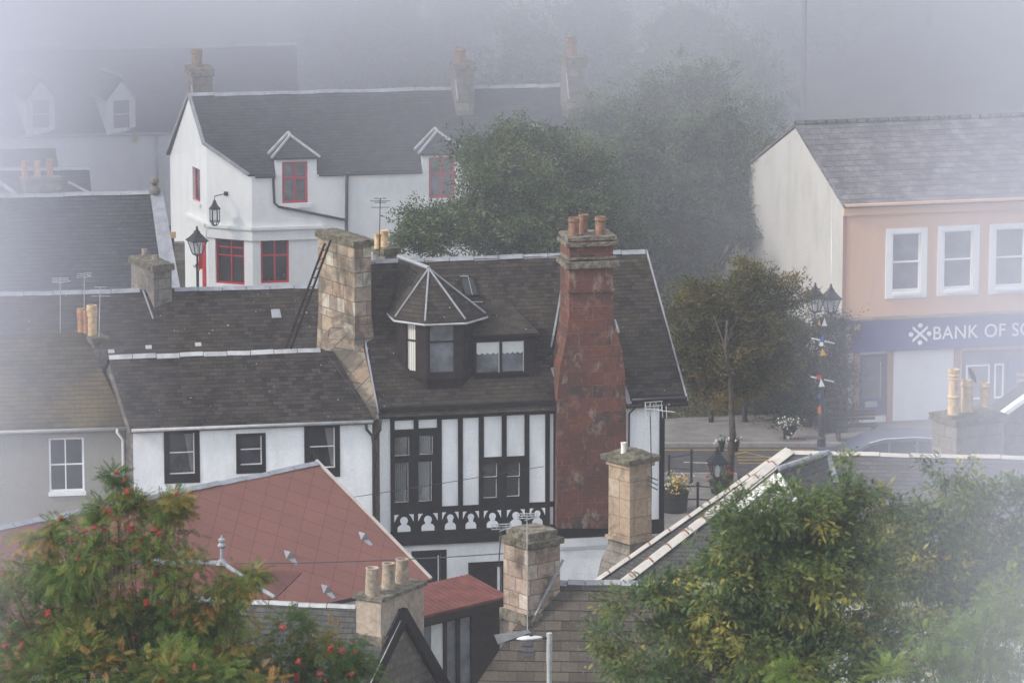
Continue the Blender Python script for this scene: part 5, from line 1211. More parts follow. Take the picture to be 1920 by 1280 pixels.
# hanging wall lantern on the splayed corner
hang = P(405, 363, 160.0); wl = fCh.px(424, 363); hp_ = fCh.pt(*wl); hd = hp_ + fCh.n * .62 - fCh.u * .12
WL = thing('wall_lantern', 'large black lantern hanging from a bracket on the white house corner', 'lantern', hd - Z * 1.0)
o_ = V((0, 0, 1.0)); loc = V(WL.location)
mb = tubes([([hp_ - loc, hd - loc + Z * .0], .018), ([hd - loc, hd - loc - Z * .12], .014)]); f = Face(hp_ - loc, fCh.u, Z); mb.box(f, -.07, .07, -.07, .07, -.02, .03); part('bracket', mb, MT['black_iron'], WL, local=True)
mb = MB(); mb.lathe((0, 0, .56), [(.20, 0), (.20, .02), (.09, .15), (.085, .17), (.10, .19), (.05, .22), (.06, .26), (.02, .32)], 6); part('lantern_roof', mb, MT['black_iron'], WL, local=True)
mb = MB(); q = [(.165 * math.cos(R(60 * i)), .165 * math.sin(R(60 * i))) for i in range(6)]
for i in range(6):
    j = (i + 1) % 6; a, b = V((*q[i], 0)), V((*q[j], 0))
    mb.tube([a * .45 + Z * .0, a + Z * .14, a + Z * .56], .016, 5); mb.tube([a + Z * .14, b + Z * .14], .016, 5); mb.tube([a * .45, b * .45], .014, 5); mb.tube([a + Z * .56, b + Z * .56], .016, 5)
fr_ = part('cage', mb, MT['black_iron'], WL, local=True)
mb = MB(); mb.lathe((0, 0, .0), [(.07, 0), (.155, .14), (.155, .56)], 6); part('glass', mb, MT['glass_lamp'], fr_, local=True)
# modern lamp at the bottom
g = P(1030, 1186, 91.0); ML = thing('modern_street_lamp', 'grey steel street lamp with slim pale head above the brown slates', 'street lamp', (g.x, g.y, hgt(g.y)))
h = g.z - hgt(g.y); mb = MB(); mb.lathe((0, 0, 0), [(.075, 0), (.07, 1.2), (.052, 1.25), (.050, h - .62), (.058, h - .6), (.058, h), (.03, h + .005)], 14); part('post', mb, MT['zinc'], ML, local=True, smooth=False)
mb = MB(); mb.tube([(-.02, 0, h - .10), (-.14, -.01, h - .09)], .035, 8); part('arm', mb, MT['black_iron'], ML, local=True)
mb = MB(); n = 12; 
rr_ = [.02, .055, .085, .10, .105, .105, .10, .095, .085, .07, .05, .03]
for i in range(n - 1):
    pass
mb.tube([(-.12 - .52 * i / (n - 1), -.01 - .05 * i / (n - 1), h - .075 - .05 * (i / (n - 1)) ** 1.5) for i in range(n)], rr_[::-1], 12)
for i, v in enumerate(mb.v): mb.v[i] = (v[0], v[1], (v[2] - (h - .09)) * .42 + (h - .09))
hd_ = part('lamp_head', mb, MT['lamp_grey'], ML, local=True, smooth=True)
mb = MB(); mb.lathe((-.36, -.03, h - .06), [(.035, 0), (.035, .05), (.03, .055)], 10); part('sensor', mb, MT['black_iron'], hd_, local=True)
# railings on the near pavement
def railpost(x, yb_, yt, Y=None):
    b = PZ(x, yb_, .12); t = P(x, yt, b.y); return b, t.z
RL = []
for i, (pts, lb) in enumerate([([(1254, 893, 852), (1296, 907, 842)], 'short black railing running back beside the timbered house corner'), ([(1236, 957, 905), (1308, 959, 903), (1400, 961, 911)], 'black railing with round rails in front of the yellow flower tub')]):
    ps = [railpost(*q) for q in pts]; RG = thing('railing', lb, 'railing', ps[0][0], 'street railings')
    for b, zt in ps:
        mb = MB(); h = zt - b.z; mb.lathe(b, [(.05, 0), (.05, h * .12), (.035, h * .15), (.035, h * .86), (.055, h * .88), (.055, h * .93), (.03, h * .95), (.045, h)], 8); part('post', mb, MT['black_iron'], RG)
    for k in (.42, .86):
        mb = MB(); mb.tube([b + Z * ((zt - b.z) * k) for b, zt in ps], .022, 6); part('rail', mb, MT['black_iron'], RG)
# fence posts on the ivy bank
for x, lb in ((1333, 'dark bollard at the foot of the planted bank, left of the tree trunk'), (1396, 'dark bollard at the foot of the planted bank, right of the tree trunk')):
    b = PZ(x, 810, .12); b.y = 144.3; b.x = P(x, 810, 144.3).x; mb = MB(); mb.lathe(b, [(.085, 0), (.085, 1.0), (.07, 1.1), (.09, 1.12), (.07, 1.2), (.02, 1.25)], 10); solo('bollard', mb, MT['black_iron'], lb, 'bollard', b, 'bollards along the bank')
# litter bin
b = PZ(1567, 812, .12); LB = thing('litter_bin', 'square dark litter bin with red side stickers left of the bank', 'litter bin', b)
f = Face(b, (math.cos(R(12)), math.sin(R(12)), 0), Z)
mb = MB()
for s_ in (-1, 1): mb.box(f, s_ * .34 - .03, s_ * .34 + .03, 0, 1.05, -.3, .02)
mb.box(f, -.31, .31, .05, .55, -.3, 0); mb.box(f, -.37, .37, .78, .84, -.32, .03); mb.box(f, -.37, .37, 1.0, 1.06, -.32, .03); part('body', mb, MT['black_iron'], LB)
for v in (.22, .52): mb = MB(); mb.box(f, -.395, -.375, v, v + .2, -.2, -.02); part('sticker', mb, MT['flag_red'], LB)
# bench and post
b = PZ(1580, 828, .12); BN = thing('bench', 'dark slatted bench on the pavement before the bank', 'bench', b); f = Face(b, (math.cos(R(8)), math.sin(R(8)), 0), Z)
mb = MB()
for k in range(4): mb.box(f, -.2, 1.1, .43, .46, -.12 * k - .10, -.12 * k)
part('seat', mb, MT['timber'], BN)
mb = MB()
for k in range(3): mb.box(f, -.2, 1.1, .55 + .11 * k, .63 + .11 * k, -.53, -.50)
part('backrest', mb, MT['timber'], BN)
for u in (-.12, .96): mb = MB(); mb.box(f, u, u + .06, 0, .425, -.45, -.02); part('leg', mb, MT['black_iron'], BN)
# car behind the ridge
b = PZ(1668, 903, .012); CR = thing('parked_car', 'blue-grey estate car parked in the road, mostly hidden by the cream ridge', 'car', b)
f = Face(b, (math.cos(R(6)), math.sin(R(6)), 0), Z)
lo = [(-2.15, .35), (-2.2, .6), (-2.1, .85), (-1.2, .95), (1.5, .98), (2.15, .92), (2.2, .55), (2.1, .35)]
mb = MB(); mb.prism(f, lo, -.85, .85); part('body', mb, MT['car'], CR)
mb = MB(); ca = [(-1.45, .94), (-.75, 1.32), (-.3, 1.43), (.6, 1.46), (1.3, 1.40), (1.75, 1.22), (1.95, .96)]
mb.prism(f, ca, -.72, .72); cb_ = part('cabin', mb, MT['car'], CR)
mb = MB(); mb.prism(f, [(-1.2, .98), (-.72, 1.26), (-.2, 1.34), (-.2, .98)], .721, .73); mb.prism(f, [(-.12, .98), (-.12, 1.35), (.62, 1.37), (.62, .98)], .721, .73); mb.prism(f, [(.70, .98), (.70, 1.36), (1.25, 1.31), (1.6, 1.15), (1.7, .98)], .721, .73); part('side_window', mb, MT['glass'], cb_)
mb = MB(); mb.tube([f.pt(u, v + .02, .73) for u, v in ca[1:6]], .022, 6); mb.tube([f.pt(-1.25, .965, .735), f.pt(1.8, .965, .735)], .015, 6); part('trim', mb, MT['chrome'], cb_)
for u in (-1.35, 1.35):
    for n in (.80, -.80):
        mb = MB(); c = f.pt(u, .31, n); mb.tube([c - f.n * .1, c + f.n * .1], .31, 18); wh_ = part('wheel', mb, MT['rubber'], CR); mb = MB(); mb.tube([c + f.n * .102, c + f.n * .115], .19, 14); part('rim', mb, MT['zinc'], wh_)
# ladder on the big chimney
LD = thing('roof_ladder', 'long dark ladder leaning on the big sandstone chimney', 'ladder', P(545, 650, 121.0))
a0, a1, b0, b1 = P(536, 652, 120.9), P(545, 654, 120.6), P(609, 456, 121.9), P(620, 450, 121.6)
for a, b in ((a0, b0), (a1, b1)): mb = MB(); mb.bar(a, b, .035, .05); part('rail', mb, MT['timber_brown'], LD)
for i in range(11):
    t = (i + .6) / 11.5; mb = MB(); mb.tube([a0 + (b0 - a0) * t, a1 + (b1 - a1) * t], .014, 6); part('rung', mb, MT['timber_brown'], LD)
# aerials
def aerial(name, label, foot, top, kind='comb', mast='zinc', sw=0.0, r=.014):
    T_ = thing(name, label, 'aerial', foot, 'roof aerials'); mb = MB(); mb.tube([foot, top], r, 6); part('mast', mb, MT[mast], T_)
    d = V((math.cos(R(sw)), math.sin(R(sw)), 0)); e = V((-d.y, d.x, 0)); mb = MB()
    if kind == 'comb':                           # short wide array
        for dz in (0, .05, .10): mb.tube([top - d * .20 + Z * (dz - .08), top + d * .20 + Z * (dz - .08)], .012, 5)
        for k in range(5): u = -.2 + .1 * k; mb.tube([top + d * u - Z * .09, top + d * u + Z * .03], .008, 4)
        mb.tube([top - Z * .1 - d * .05 - e * .1, top - Z * .1 + d * .28 + e * .25], .012, 5)
    elif kind == 'yagi':
        t2 = top + d * .55 - Z * .06 - e * .2; mb.tube([top - d * .12, t2], .014, 5)
        for k in range(6): c = top - d * .1 + (t2 - top) * (k / 6.0); mb.tube([c - e * .05 - Z * .14, c + e * .05 + Z * .14], .006, 4)
        for dz in (0, .1, .2): mb.tube([top - d * .14 + Z * (dz - .05), top + d * .30 + Z * (dz - .03)], .009, 4)
        for k in range(4): u = -.12 + .13 * k; mb.tube([top + d * u - Z * .06, top + d * u + Z * .17], .007, 4)
    else:
        for dz, w_ in ((0, .16), (-.07, .26), (-.11, .16), (-.24, .24)): mb.tube([top - d * w_ + Z * dz, top + d * w_ + Z * dz], .009, 5)
    part('array', mb, MT['zinc'] if kind != 'cross' else MT[mast], T_); return T_
aerial('television_aerial', 'thin aerial with small crossbars above the timbered house roof', P(711, 480, 124.4), P(713, 372, 124.4), 'cross', 'black_iron')
aerial('television_aerial', 'aerial with a pale comb array left of the orange chimney pots', P(113, 626, 122), P(113, 523, 122), 'comb', sw=8)
aerial('television_aerial', 'shorter aerial with comb array just left of the mossy rear chimney', P(158, 580, 124), P(158, 514, 124), 'comb', sw=30)
aerial('television_aerial', 'aerial mast standing against the tallest orange chimney pot', P(185, 650, 121), P(188, 538, 121), 'cross')
aerial('television_aerial', 'aerial on the left side of the flaking stone chimney', P(935, 1062, 96.4), P(940, 984, 96.4), 'comb', 'black_iron', 10)
aerial('television_aerial', 'taller aerial in front of the flaking stone chimney', P(989, 1180, 96.0), P(988, 964, 96.0), 'comb', 'zinc', 5, .011)
ya = aerial('television_aerial', 'aerial mast with wire yagi array on the warm sandstone chimney', P(1222, 905, 110.0), P(1219, 766, 110.0), 'yagi', 'black_iron', 10)
mb = MB(); q = P(1222, 896, 109.9)
for k in range(3): mb.tube([q - V((.1, 0, .1 * k - .05)), q + V((.14, -.1, -.02 - .12 * k))], .016, 5)
part('bracket', mb, MT['black_iron'], ya)
# cables
def cable(label, p0, p1, sag, r=.010):
    mb = MB(); mb.tube([p0 + (p1 - p0) * (i / 16) - Z * (4 * sag * (i / 16) * (1 - i / 16)) for i in range(17)], r, 5); solo('cable', mb, MT['black_iron'], label, 'cable', p0, 'overhead cables')
cable('black cable running across the red roof to the flaking stone chimney', P(440, 1056, 103), P(944, 1037, 97), .05, .012)
cable('thin cable slung across the black and white timber front', P(480, 958, 112), P(1042, 870, 121.6), .03, .009)
# bird
b = P(1822, 708, 112.0); BI = thing('jackdaw', 'black jackdaw perched on the middle chimney pot', 'bird', b)
mb = MB(); pts = [V((.10, 0, -.12)), V((.06, 0, -.04)), V((.02, 0, .05)), V((-.02, 0, .13)), V((-.045, 0, .19)), V((-.07, 0, .22)), V((-.10, 0, .215))]
mb.tube([b + p_ for p_ in pts], [.012, .035, .062, .058, .040, .034, .006], 10); part('body', mb, MT['bird'], BI, smooth=True)
mb = MB(); mb.tube([b + V((.0, -.045, .13)), b + V((.05, -.05, .02)), b + V((.115, -.02, -.12))], [.03, .04, .006], 6); part('wing', mb, MT['bird'], BI)
mb = MB(); mb.tube([b + V((0, -.02, .0)), b + V((-.01, -.02, -.06))], .006, 4); mb.tube([b + V((0, .02, .0)), b + V((-.01, .02, -.06))], .006, 4); part('leg', mb, MT['bird'], BI)
# tall pole behind the bank
b = P(1506, 230, 168); mb = MB(); b.z = 0; mb.tube([b, b + Z * 22], [.11, .06], 10); solo('flagpole', mb, MT['pole_grey'], 'very tall thin pole rising into the fog behind the bank gable', 'pole', b)
# ================================================================== foliage
rng = np.random.default_rng(11)
def quad_leaf(L, w, x0=0.0, ang=0.0, z=0.0, bend=.12):
    ca, sa = math.cos(ang), math.sin(ang)
    pts = [(0, 0, 0), (L * .45, -w / 2, bend * L * .3), (L, 0, -bend * L), (L * .45, w / 2, bend * L * .3)]
    return [(x0 + p[0] * ca - p[1] * sa, p[0] * sa + p[1] * ca, z + p[2]) for p in pts]
def tpl_pinnate(L=.16, pairs=5, ll=.055, lw=.018):
    v = []
    for i in range(pairs):
        x = L * (.18 + .7 * i / (pairs - 1)); dz = -.25 * L * (x / L) ** 2
        for sg in (-1, 1): v += quad_leaf(ll * (1 - .25 * abs(i / (pairs - 1) - .4)), lw, x, sg * R(62 - 14 * i / pairs), dz)
    v += quad_leaf(ll, lw, L * .95, 0, -.24 * L); return np.array(v)
def tpl_spray(n=6, L=.12, w=.06, rad=.14, seed=1):
    r_ = random.Random(seed); v = []
    for i in range(n):
        q = np.array(quad_leaf(L * r_.uniform(.7, 1.2), w * r_.uniform(.8, 1.2), 0, 0)); a, b, c = r_.uniform(0, 6.28), r_.uniform(-.8, .6), r_.uniform(-.7, .7)
        Rx = np.array(Matrix.Rotation(a, 3, 'Z') @ Matrix.Rotation(b, 3, 'Y') @ Matrix.Rotation(c, 3, 'X'))
        v += (q @ Rx.T + np.array([r_.uniform(-rad, rad), r_.uniform(-rad, rad), r_.uniform(-rad, rad)])).tolist()
    return np.array(v)
def leafmesh(name, tpl, cen, dirs, scale, tint):
    N, K = len(cen), len(tpl)
    x = dirs / np.linalg.norm(dirs, axis=1, keepdims=True)
    up = np.array([0, 0, 1.0]) + rng.normal(0, .45, (N, 3)); y = np.cross(up, x); y /= np.linalg.norm(y, axis=1, keepdims=True) + 1e-9; z = np.cross(x, y)
    Rm = np.stack([x, y, z], axis=2)
    v = np.einsum('nij,kj->nki', Rm, tpl) * scale[:, None, None] + cen[:, None, :]
    v = v.reshape(-1, 3).astype(np.float32); nf = N * K // 4
    me = bpy.data.meshes.new(name); me.vertices.add(N * K); me.vertices.foreach_set('co', v.ravel())
    me.loops.add(nf * 4); me.loops.foreach_set('vertex_index', np.arange(nf * 4, dtype=np.int32))
    me.polygons.add(nf); me.polygons.foreach_set('loop_start', np.arange(0, nf * 4, 4, dtype=np.int32)); me.polygons.foreach_set('loop_total', np.full(nf, 4, dtype=np.int32))
    a = me.attributes.new('tint', 'FLOAT', 'POINT'); a.data.foreach_set('value', np.repeat(tint, K).astype(np.float32))
    me.update(); print('LEAVES', name, N, N * K); return me
def blob(x, y, rx, ry, Y, dep=None, k=1.0):
    c = P(x, y, Y); s = F / (Y * math.cos(PITCH) + (CAMH - c.z) * math.sin(PITCH))
    rx, ry = rx / s, ry / s; return np.array(c), np.array([rx, dep if dep else (rx + ry) / 2, ry]), k
def fill(blobs, dens, per, cr, tintc=(.45, .22), tintj=.10, droop=.35, out=1.0):
    "clumps of leaves spread through a crown's lobes, thicker towards the outside"
    C, D, T_ = [], [], []; clumps = []
    for c, r, k in blobs:
        n = max(9, int(dens * k * (r[0] * r[1] + r[1] * r[2] + r[0] * r[2]) * 4.2))
        ns = max(2, n // 7)                        # boughs carry several clumps each
        ds = rng.normal(size=(ns, 3)); ds /= np.linalg.norm(ds, axis=1, keepdims=True)
        qs = c + ds * r * (rng.random((ns, 1)) ** .42) * (1 + rng.normal(0, .16, (ns, 1)))
        ts = rng.normal(tintc[0], tintc[1], ns); pick = rng.integers(0, ns, n)
        q = qs[pick] + rng.normal(0, 1, (n, 3)) * np.minimum(cr, r * .42) * np.array([1.25, 1.25, .7]); d = (q - c) / r; d /= np.linalg.norm(d, axis=1, keepdims=True) + 1e-6
        for i in range(n):
            m = max(3, int(per * rng.uniform(.5, 1.5))); cs = min(cr, r.min() * .8) * rng.uniform(.6, 1.4)
            pp_ = q[i] + rng.normal(0, 1, (m, 3)) * cs * np.array([1, 1, .8]) * .55
            C.append(pp_); dd_ = (pp_ - q[i]) * 1.6 / cs + d[i] * out + rng.normal(0, .5, (m, 3)); dd_[:, 2] -= droop; D.append(dd_)
            T_.append(np.clip(ts[pick[i]] + rng.normal(0, .07) + rng.normal(0, tintj, m), 0, 1)); clumps.append(q[i])
    return np.concatenate(C), np.concatenate(D), np.concatenate(T_), np.array(clumps)
def limbs(mb, base, top, r0, targets, rr, n=30, wig=.25, seed=3, tw=.012, low=.35):
    r_ = random.Random(seed); base, top = V(base), V(top); k = 7; pts = []
    for i in range(k): t = i / (k - 1); pts.append(base.lerp(top, t) + V((r_.uniform(-wig, wig), r_.uniform(-wig, wig), 0)) * (0 < i < k - 1) * .5)
    mb.tube(pts, [r0 * (1 - .75 * i / (k - 1)) for i in range(k)], 9)
    tg = [V(t) for t in targets]; r_.shuffle(tg)
    for t in tg[:n]:
        s_ = r_.uniform(low, .98); a = pts[min(k - 2, int(s_ * (k - 1)))]; 
        m = a.lerp(t, .5) + V((r_.uniform(-.2, .2), r_.uniform(-.2, .2), r_.uniform(.0, .3))) * rr
        L = (t - a).length; q = r0 * .22 * r_.uniform(.5, 1)
        mb.tube([a, a.lerp(m, .6) + V((0, 0, .04 * L)), m, m.lerp(t, .6), t], [q, q * .8, q * .55, max(tw, q * .35), tw * .6], 5, cap=False)
def tree(name, label, blobs, base, top, r0, tpl, size, mat, dens, per, cr, group=None, cat='tree', tint=(.45, .22), droop=.35, nlimb=30, tw=.012, seed=3, szj=.3, out=1.0, low=.35):
    C, D, T_, cl = fill(blobs, dens, per, cr, tint, droop=droop, out=out)
    root = thing(name, label, cat, base, group)
    mb = MB(); limbs(mb, base, top, r0, [V(b[0]) for b in blobs] * 2 + [V(c) for c in cl[rng.permutation(len(cl))[:nlimb]]], 1, nlimb + len(blobs), seed=seed, tw=tw, low=low)
    part('trunk', mb, MT['bark'] if r0 > .05 else MT['twig'], root, smooth=True)
    me = leafmesh('crown', tpl, C - np.array(base)[None, :], D, size * rng.uniform(1 - szj, 1 + szj, len(C)), T_)
    me.materials.append(mat); o = bpy.data.objects.new('crown', me); COL.objects.link(o); o.parent = root
    return root, C, cl
MT['leaf_rowan'] = leafmat('rowan leaf', [(0, (.030, .066, .012)), (.35, (.066, .120, .022)), (.62, (.115, .160, .030)), (.82, (.21, .21, .045)), (1, (.28, .15, .04))], .4)
MT['leaf_locust'] = leafmat('locust leaf', [(0, (.028, .055, .016)), (.4, (.062, .105, .028)), (.68, (.105, .145, .036)), (.84, (.23, .22, .045)), (1, (.36, .30, .06))], .22)
MT['leaf_lime'] = leafmat('lime green leaf', [(0, (.06, .11, .018)), (.5, (.11, .18, .028)), (1, (.19, .25, .045))], .45)
MT['leaf_ash'] = leafmat('ash leaf', [(0, (.020, .036, .017)), (.4, (.050, .080, .034)), (.75, (.090, .125, .052)), (1, (.16, .175, .075))], .3)
MT['leaf_rust'] = leafmat('rust leaf', [(0, (.034, .040, .014)), (.35, (.080, .080, .024)), (.65, (.14, .11, .028)), (1, (.22, .115, .032))], .3)
MT['leaf_hedge'] = leafmat('hedge leaf', [(0, (.010, .018, .010)), (.5, (.022, .036, .016)), (1, (.045, .058, .022))], .2)
MT['leaf_ivy'] = leafmat('ivy leaf', [(0, (.030, .032, .016)), (.4, (.070, .064, .034)), (.75, (.13, .11, .06)), (1, (.22, .19, .12))], .2)
pin = tpl_pinnate(); pinb = tpl_pinnate(.20, 6, .062, .026); spr = tpl_spray(); sprs = tpl_spray(5, .08, .05, .09, 3)
# --- the rowan in front
Y0 = 56.0; bl = [blob(*b) for b in [(60, 1180, 110, 90, 57), (190, 1200, 120, 90, 56), (330, 1150, 100, 80, 55.6), (430, 1200, 90, 80, 55.8), (520, 1245, 80, 50, 56), (600, 1256, 56, 40, 56.2), (655, 1262, 34, 30, 56.2), (585, 1200, 26, 16, 56, None, .7), (548, 1172, 22, 12, 56, None, .7), (612, 1218, 22, 18, 56, None, .7), (660, 1222, 14, 20, 56.2, None, .7),
    (40, 1060, 60, 34, 56.4), (20, 1110, 60, 50, 56.6), (100, 1085, 50, 40, 56), (118, 1010, 48, 22, 56, None, .8), (95, 988, 24, 12, 56, None, .7), (165, 1050, 60, 44, 55.5), (150, 1000, 26, 24, 55.6, None, .8), (228, 1020, 46, 36, 55.7), (240, 965, 30, 20, 55.7, None, .8), (226, 922, 17, 16, 55.7, None, .8), (217, 893, 8, 8, 55.7, None, 1), (196, 952, 20, 7, 55.7, None, .7), (262, 938, 12, 12, 55.7, None, .7), (296, 1000, 30, 26, 55.5, None, .8), (312, 952, 14, 20, 55.5, None, .8), (334, 932, 8, 12, 55.5, None, .8), (338, 962, 7, 12, 55.5, None, .8), (290, 1062, 66, 36, 55.4), (340, 1085, 36, 28, 55.3, None, .8),
    (432, 1092, 36, 22, 55.3, None, .9), (470, 1076, 16, 8, 55.3, None, .8), (455, 1110, 30, 18, 55.3, None, .8), (400, 1125, 40, 26, 55.3), (110, 1265, 180, 50, 55), (330, 1268, 180, 44, 54.6), (215, 1110, 90, 60, 55.8)]]
gx = P(250, 1250, Y0); base = V((gx.x, Y0, hgt(Y0)))
ro, C, cl = tree('rowan_tree', 'foreground rowan tree with feathery leaves and bunches of red berries', bl, base, P(250, 1130, 56), .10, pin, .86, MT['leaf_rowan'], 24, 13, .13, tint=(.50, .28), droop=.3, nlimb=60, tw=.006, seed=5)
mb = MB(); r_ = random.Random(4)
mb.ball((0, 0, 0), .021, 8)
for i in range(34): mb.ball((max(-.03, min(.03, r_.gauss(0, .02))), max(-.03, min(.03, r_.gauss(0, .02))), max(-.025, min(.025, r_.gauss(0, .016)))), r_.uniform(.007, .010), 6)
bm_ = mb.build('berry_cluster', MT['berry'], (0, 0, 0), True)
spots = [(219, 886), (233, 900), (238, 921), (331, 925), (336, 958), (205, 958), (286, 957), (245, 990), (160, 995), (112, 970), (180, 985), (132, 1012), (300, 1000), (310, 985), (253, 1030), (340, 1045), (290, 1075), (212, 1105), (340, 1115), (275, 1130), (430, 1075), (435, 1130), (455, 1100), (20, 1185), (10, 1210), (100, 1225), (60, 1245), (170, 1190), (420, 1200), (505, 1255), (560, 1240), (610, 1275), (620, 1215), (640, 1220), (667, 1222), (600, 1262), (530, 1175), (660, 1262), (555, 1270), (40, 1210), (250, 1195), (90, 1150), (200, 1140)]
for i, (x, y) in enumerate(spots + [(0, 0)] * 56):
    if i < len(spots): p_ = P(x, y, 55.35 + r_.uniform(-.4, .25))
    else: p_ = V(C[r_.randrange(len(C))]) + V((0, -.1, 0))
    o = bpy.data.objects.new('berry_cluster', bm_); COL.objects.link(o); o.parent = ro; o.location = p_ - base; s_ = r_.uniform(.55, 1.1); o.scale = (s_ * r_.uniform(.6, 1.1), s_, s_ * r_.uniform(.7, 1.6)); o.rotation_euler = (r_.uniform(-.5, .5), r_.uniform(-.5, .5), r_.uniform(0, 6))
# --- the trees at the lower right
bl = [blob(*b) for b in [(1440, 1022, 95, 90, 74), (1545, 1015, 100, 90, 74.5), (1560, 1110, 170, 130, 74), (1370, 1130, 130, 100, 73.5), (1270, 1190, 120, 85, 73.5), (1180, 1150, 48, 34, 73.5, None, .8), (1150, 1195, 40, 44, 73.5, None, .8), (1325, 1057, 52, 22, 73.6, None, .7), (1400, 975, 42, 36, 74, None, .9), (1470, 938, 60, 30, 74, None, .9), (1580, 935, 58, 42, 74.3, None, .9), (1594, 872, 20, 22, 74.4, None, .7), (1640, 960, 50, 50, 74.6), (1460, 1235, 190, 75, 73), (1240, 1262, 120, 40, 73), (1640, 1220, 120, 90, 73.5), (1500, 1072, 120, 80, 73.6), (1395, 1022, 56, 60, 73.4), (1430, 980, 60, 50, 73.5), (1495, 965, 60, 46, 73.5), (1385, 995, 26, 24, 73.4, None, .7), (1340, 1085, 60, 40, 73.3), (1250, 1120, 50, 40, 73.3, None, .8), (1215, 1100, 30, 20, 73.3, None, .6)]]
gx = P(1480, 1200, 74); base = V((gx.x, 74.2, hgt(74.2)))
tree('locust_tree', 'near tree with drooping green leaves and yellowing sprays before the hipped roof', bl, base, P(1480, 1060, 74.2), .16, pinb, .42, MT['leaf_locust'], 27, 23, .13, 'trees at the lower right', tint=(.45, .25), droop=.25, nlimb=70, tw=.008, seed=8)
bl = [blob(*b) for b in [(1760, 1000, 100, 80, 80), (1800, 920, 60, 46, 80), (1770, 885, 34, 22, 80, None, .8), (1860, 990, 90, 80, 80.4), (1880, 1080, 110, 110, 80), (1740, 1090, 120, 110, 79.6), (1800, 1190, 150, 100, 79.4), (1920, 960, 60, 60, 80.6), (1690, 1020, 60, 70, 79.8)]]
gx = P(1800, 1200, 80); base = V((gx.x, 80.2, hgt(80.2)))
tree('locust_tree', 'misty tree with yellow-green leaves at the right edge beneath the ridge chimney', bl, base, P(1800, 1060, 80.2), .16, pinb, .46, MT['leaf_locust'], 23, 20, .15, 'trees at the lower right', tint=(.52, .24), droop=.4, nlimb=40, tw=.008, seed=9)
bl = [blob(*b) for b in [(1860, 1200, 90, 90, 58), (1800, 1262, 110, 40, 58), (1905, 1110, 46, 50, 58.2, None, .8), (1760, 1205, 40, 26, 57.8, None, .7), (1680, 1275, 40, 18, 57.6, None, .7), (1490, 1262, 26, 20, 57.5, None, .7), (1600, 1282, 60, 14, 57.5, None, .7)]]
gx = P(1830, 1280, 58); base = V((gx.x, 58.2, hgt(58.2)))
tree('lime_green_tree', 'bright lime-green treetop in the bottom right corner', bl, base, P(1830, 1230, 58.2), .09, pin, .9, MT['leaf_lime'], 16, 13, .17, 'trees at the lower right', tint=(.5, .24), droop=.2, nlimb=30, tw=.006, seed=10)
# --- the trees behind the timbered house
bl = [blob(*b) for b in [(960, 320, 85, 70, 147), (1050, 300, 80, 56, 148), (910, 390, 70, 70, 146), (1010, 380, 90, 70, 146), (1100, 370, 80, 70, 147), (840, 425, 60, 42, 145), (790, 425, 40, 26, 144.6, None, .8), (762, 438, 24, 16, 144.4, None, .7), (815, 462, 50, 20, 144.8, None, .7), (1000, 450, 130, 46, 145.5), (925, 285, 40, 38, 147, None, .8), (1120, 445, 90, 50, 147)]]
gx = P(1000, 450, 147); base = V((gx.x, 147.5, 0))
tree('ash_tree', 'broad green ash tree in front of the white house, behind the sandstone chimney', bl, base, P(1000, 360, 147), .2, spr, .9, MT['leaf_ash'], 13, 10, .28, 'trees behind the timbered house', tint=(.62, .22), nlimb=36, tw=.012, seed=12)
bl = [blob(*b) for b in [(1180, 310, 80, 80, 153), (1260, 280, 90, 80, 153.5), (1350, 300, 86, 84, 153), (1400, 330, 56, 70, 152), (1290, 370, 100, 70, 152), (1390, 410, 54, 50, 151.5), (1200, 400, 86, 70, 152), (1270, 450, 90, 60, 152), (1170, 470, 80, 60, 152), (1240, 530, 90, 60, 152), (1430, 300, 30, 40, 152, None, .8), (1210, 215, 70, 56, 158), (1310, 190, 84, 60, 159), (1400, 225, 56, 50, 158), (1140, 240, 50, 44, 157)]]
gx = P(1345, 520, 152); base = V((gx.x, 152.5, 0))
tree('ash_tree', 'tall dark ash tree with a leaning trunk between the white house and the bank', bl, base, P(1310, 380, 152.5), .22, spr, .95, MT['leaf_ash'], 12, 10, .30, 'trees behind the timbered house', tint=(.54, .22), nlimb=36, tw=.014, seed=14)
# --- the street tree turning colour
bl = [blob(*b) for b in [(1310, 590, 56, 52, 137), (1400, 560, 60, 44, 137), (1412, 512, 26, 22, 137, None, .8), (1462, 555, 36, 40, 137, None, .8), (1500, 572, 20, 14, 137, None, .6), (1290, 650, 40, 60, 136.6), (1360, 650, 84, 64, 136.6), (1440, 640, 50, 56, 136.8), (1350, 718, 70, 34, 136.4), (1420, 700, 52, 34, 136.6), (1300, 540, 30, 26, 137, None, .6)]]
b0 = PZ(1366, 915, .12); base = V(b0)
tree('street_tree', 'small street tree with rust and olive leaves on the near pavement', bl, base, P(1364, 600, b0.y), .13, spr, .75, MT['leaf_rust'], 22, 10, .22, tint=(.32, .22), nlimb=18, tw=.006, seed=15, low=.66)
# --- hedge beside the bank
bl = []
for x in range(1490, 1590, 24):
    for y in range(600, 790, 30): bl.append(blob(x - 10, y, 24, 26, 143.7, .5))
for x in (1420, 1450, 1475):
    for y in (640, 680, 720, 760): bl.append(blob(x, y, 24, 24, 144.5, .6))
hx = P(1520, 760, 144); base = V((hx.x, 144, .1))
tree('tall_hedge', 'tall dark clipped hedge against the pale bank gable', bl, base, P(1520, 660, 144), .08, sprs, .9, MT['leaf_hedge'], 10, 8, .2, cat='hedge', tint=(.45, .25), nlimb=6, seed=16)
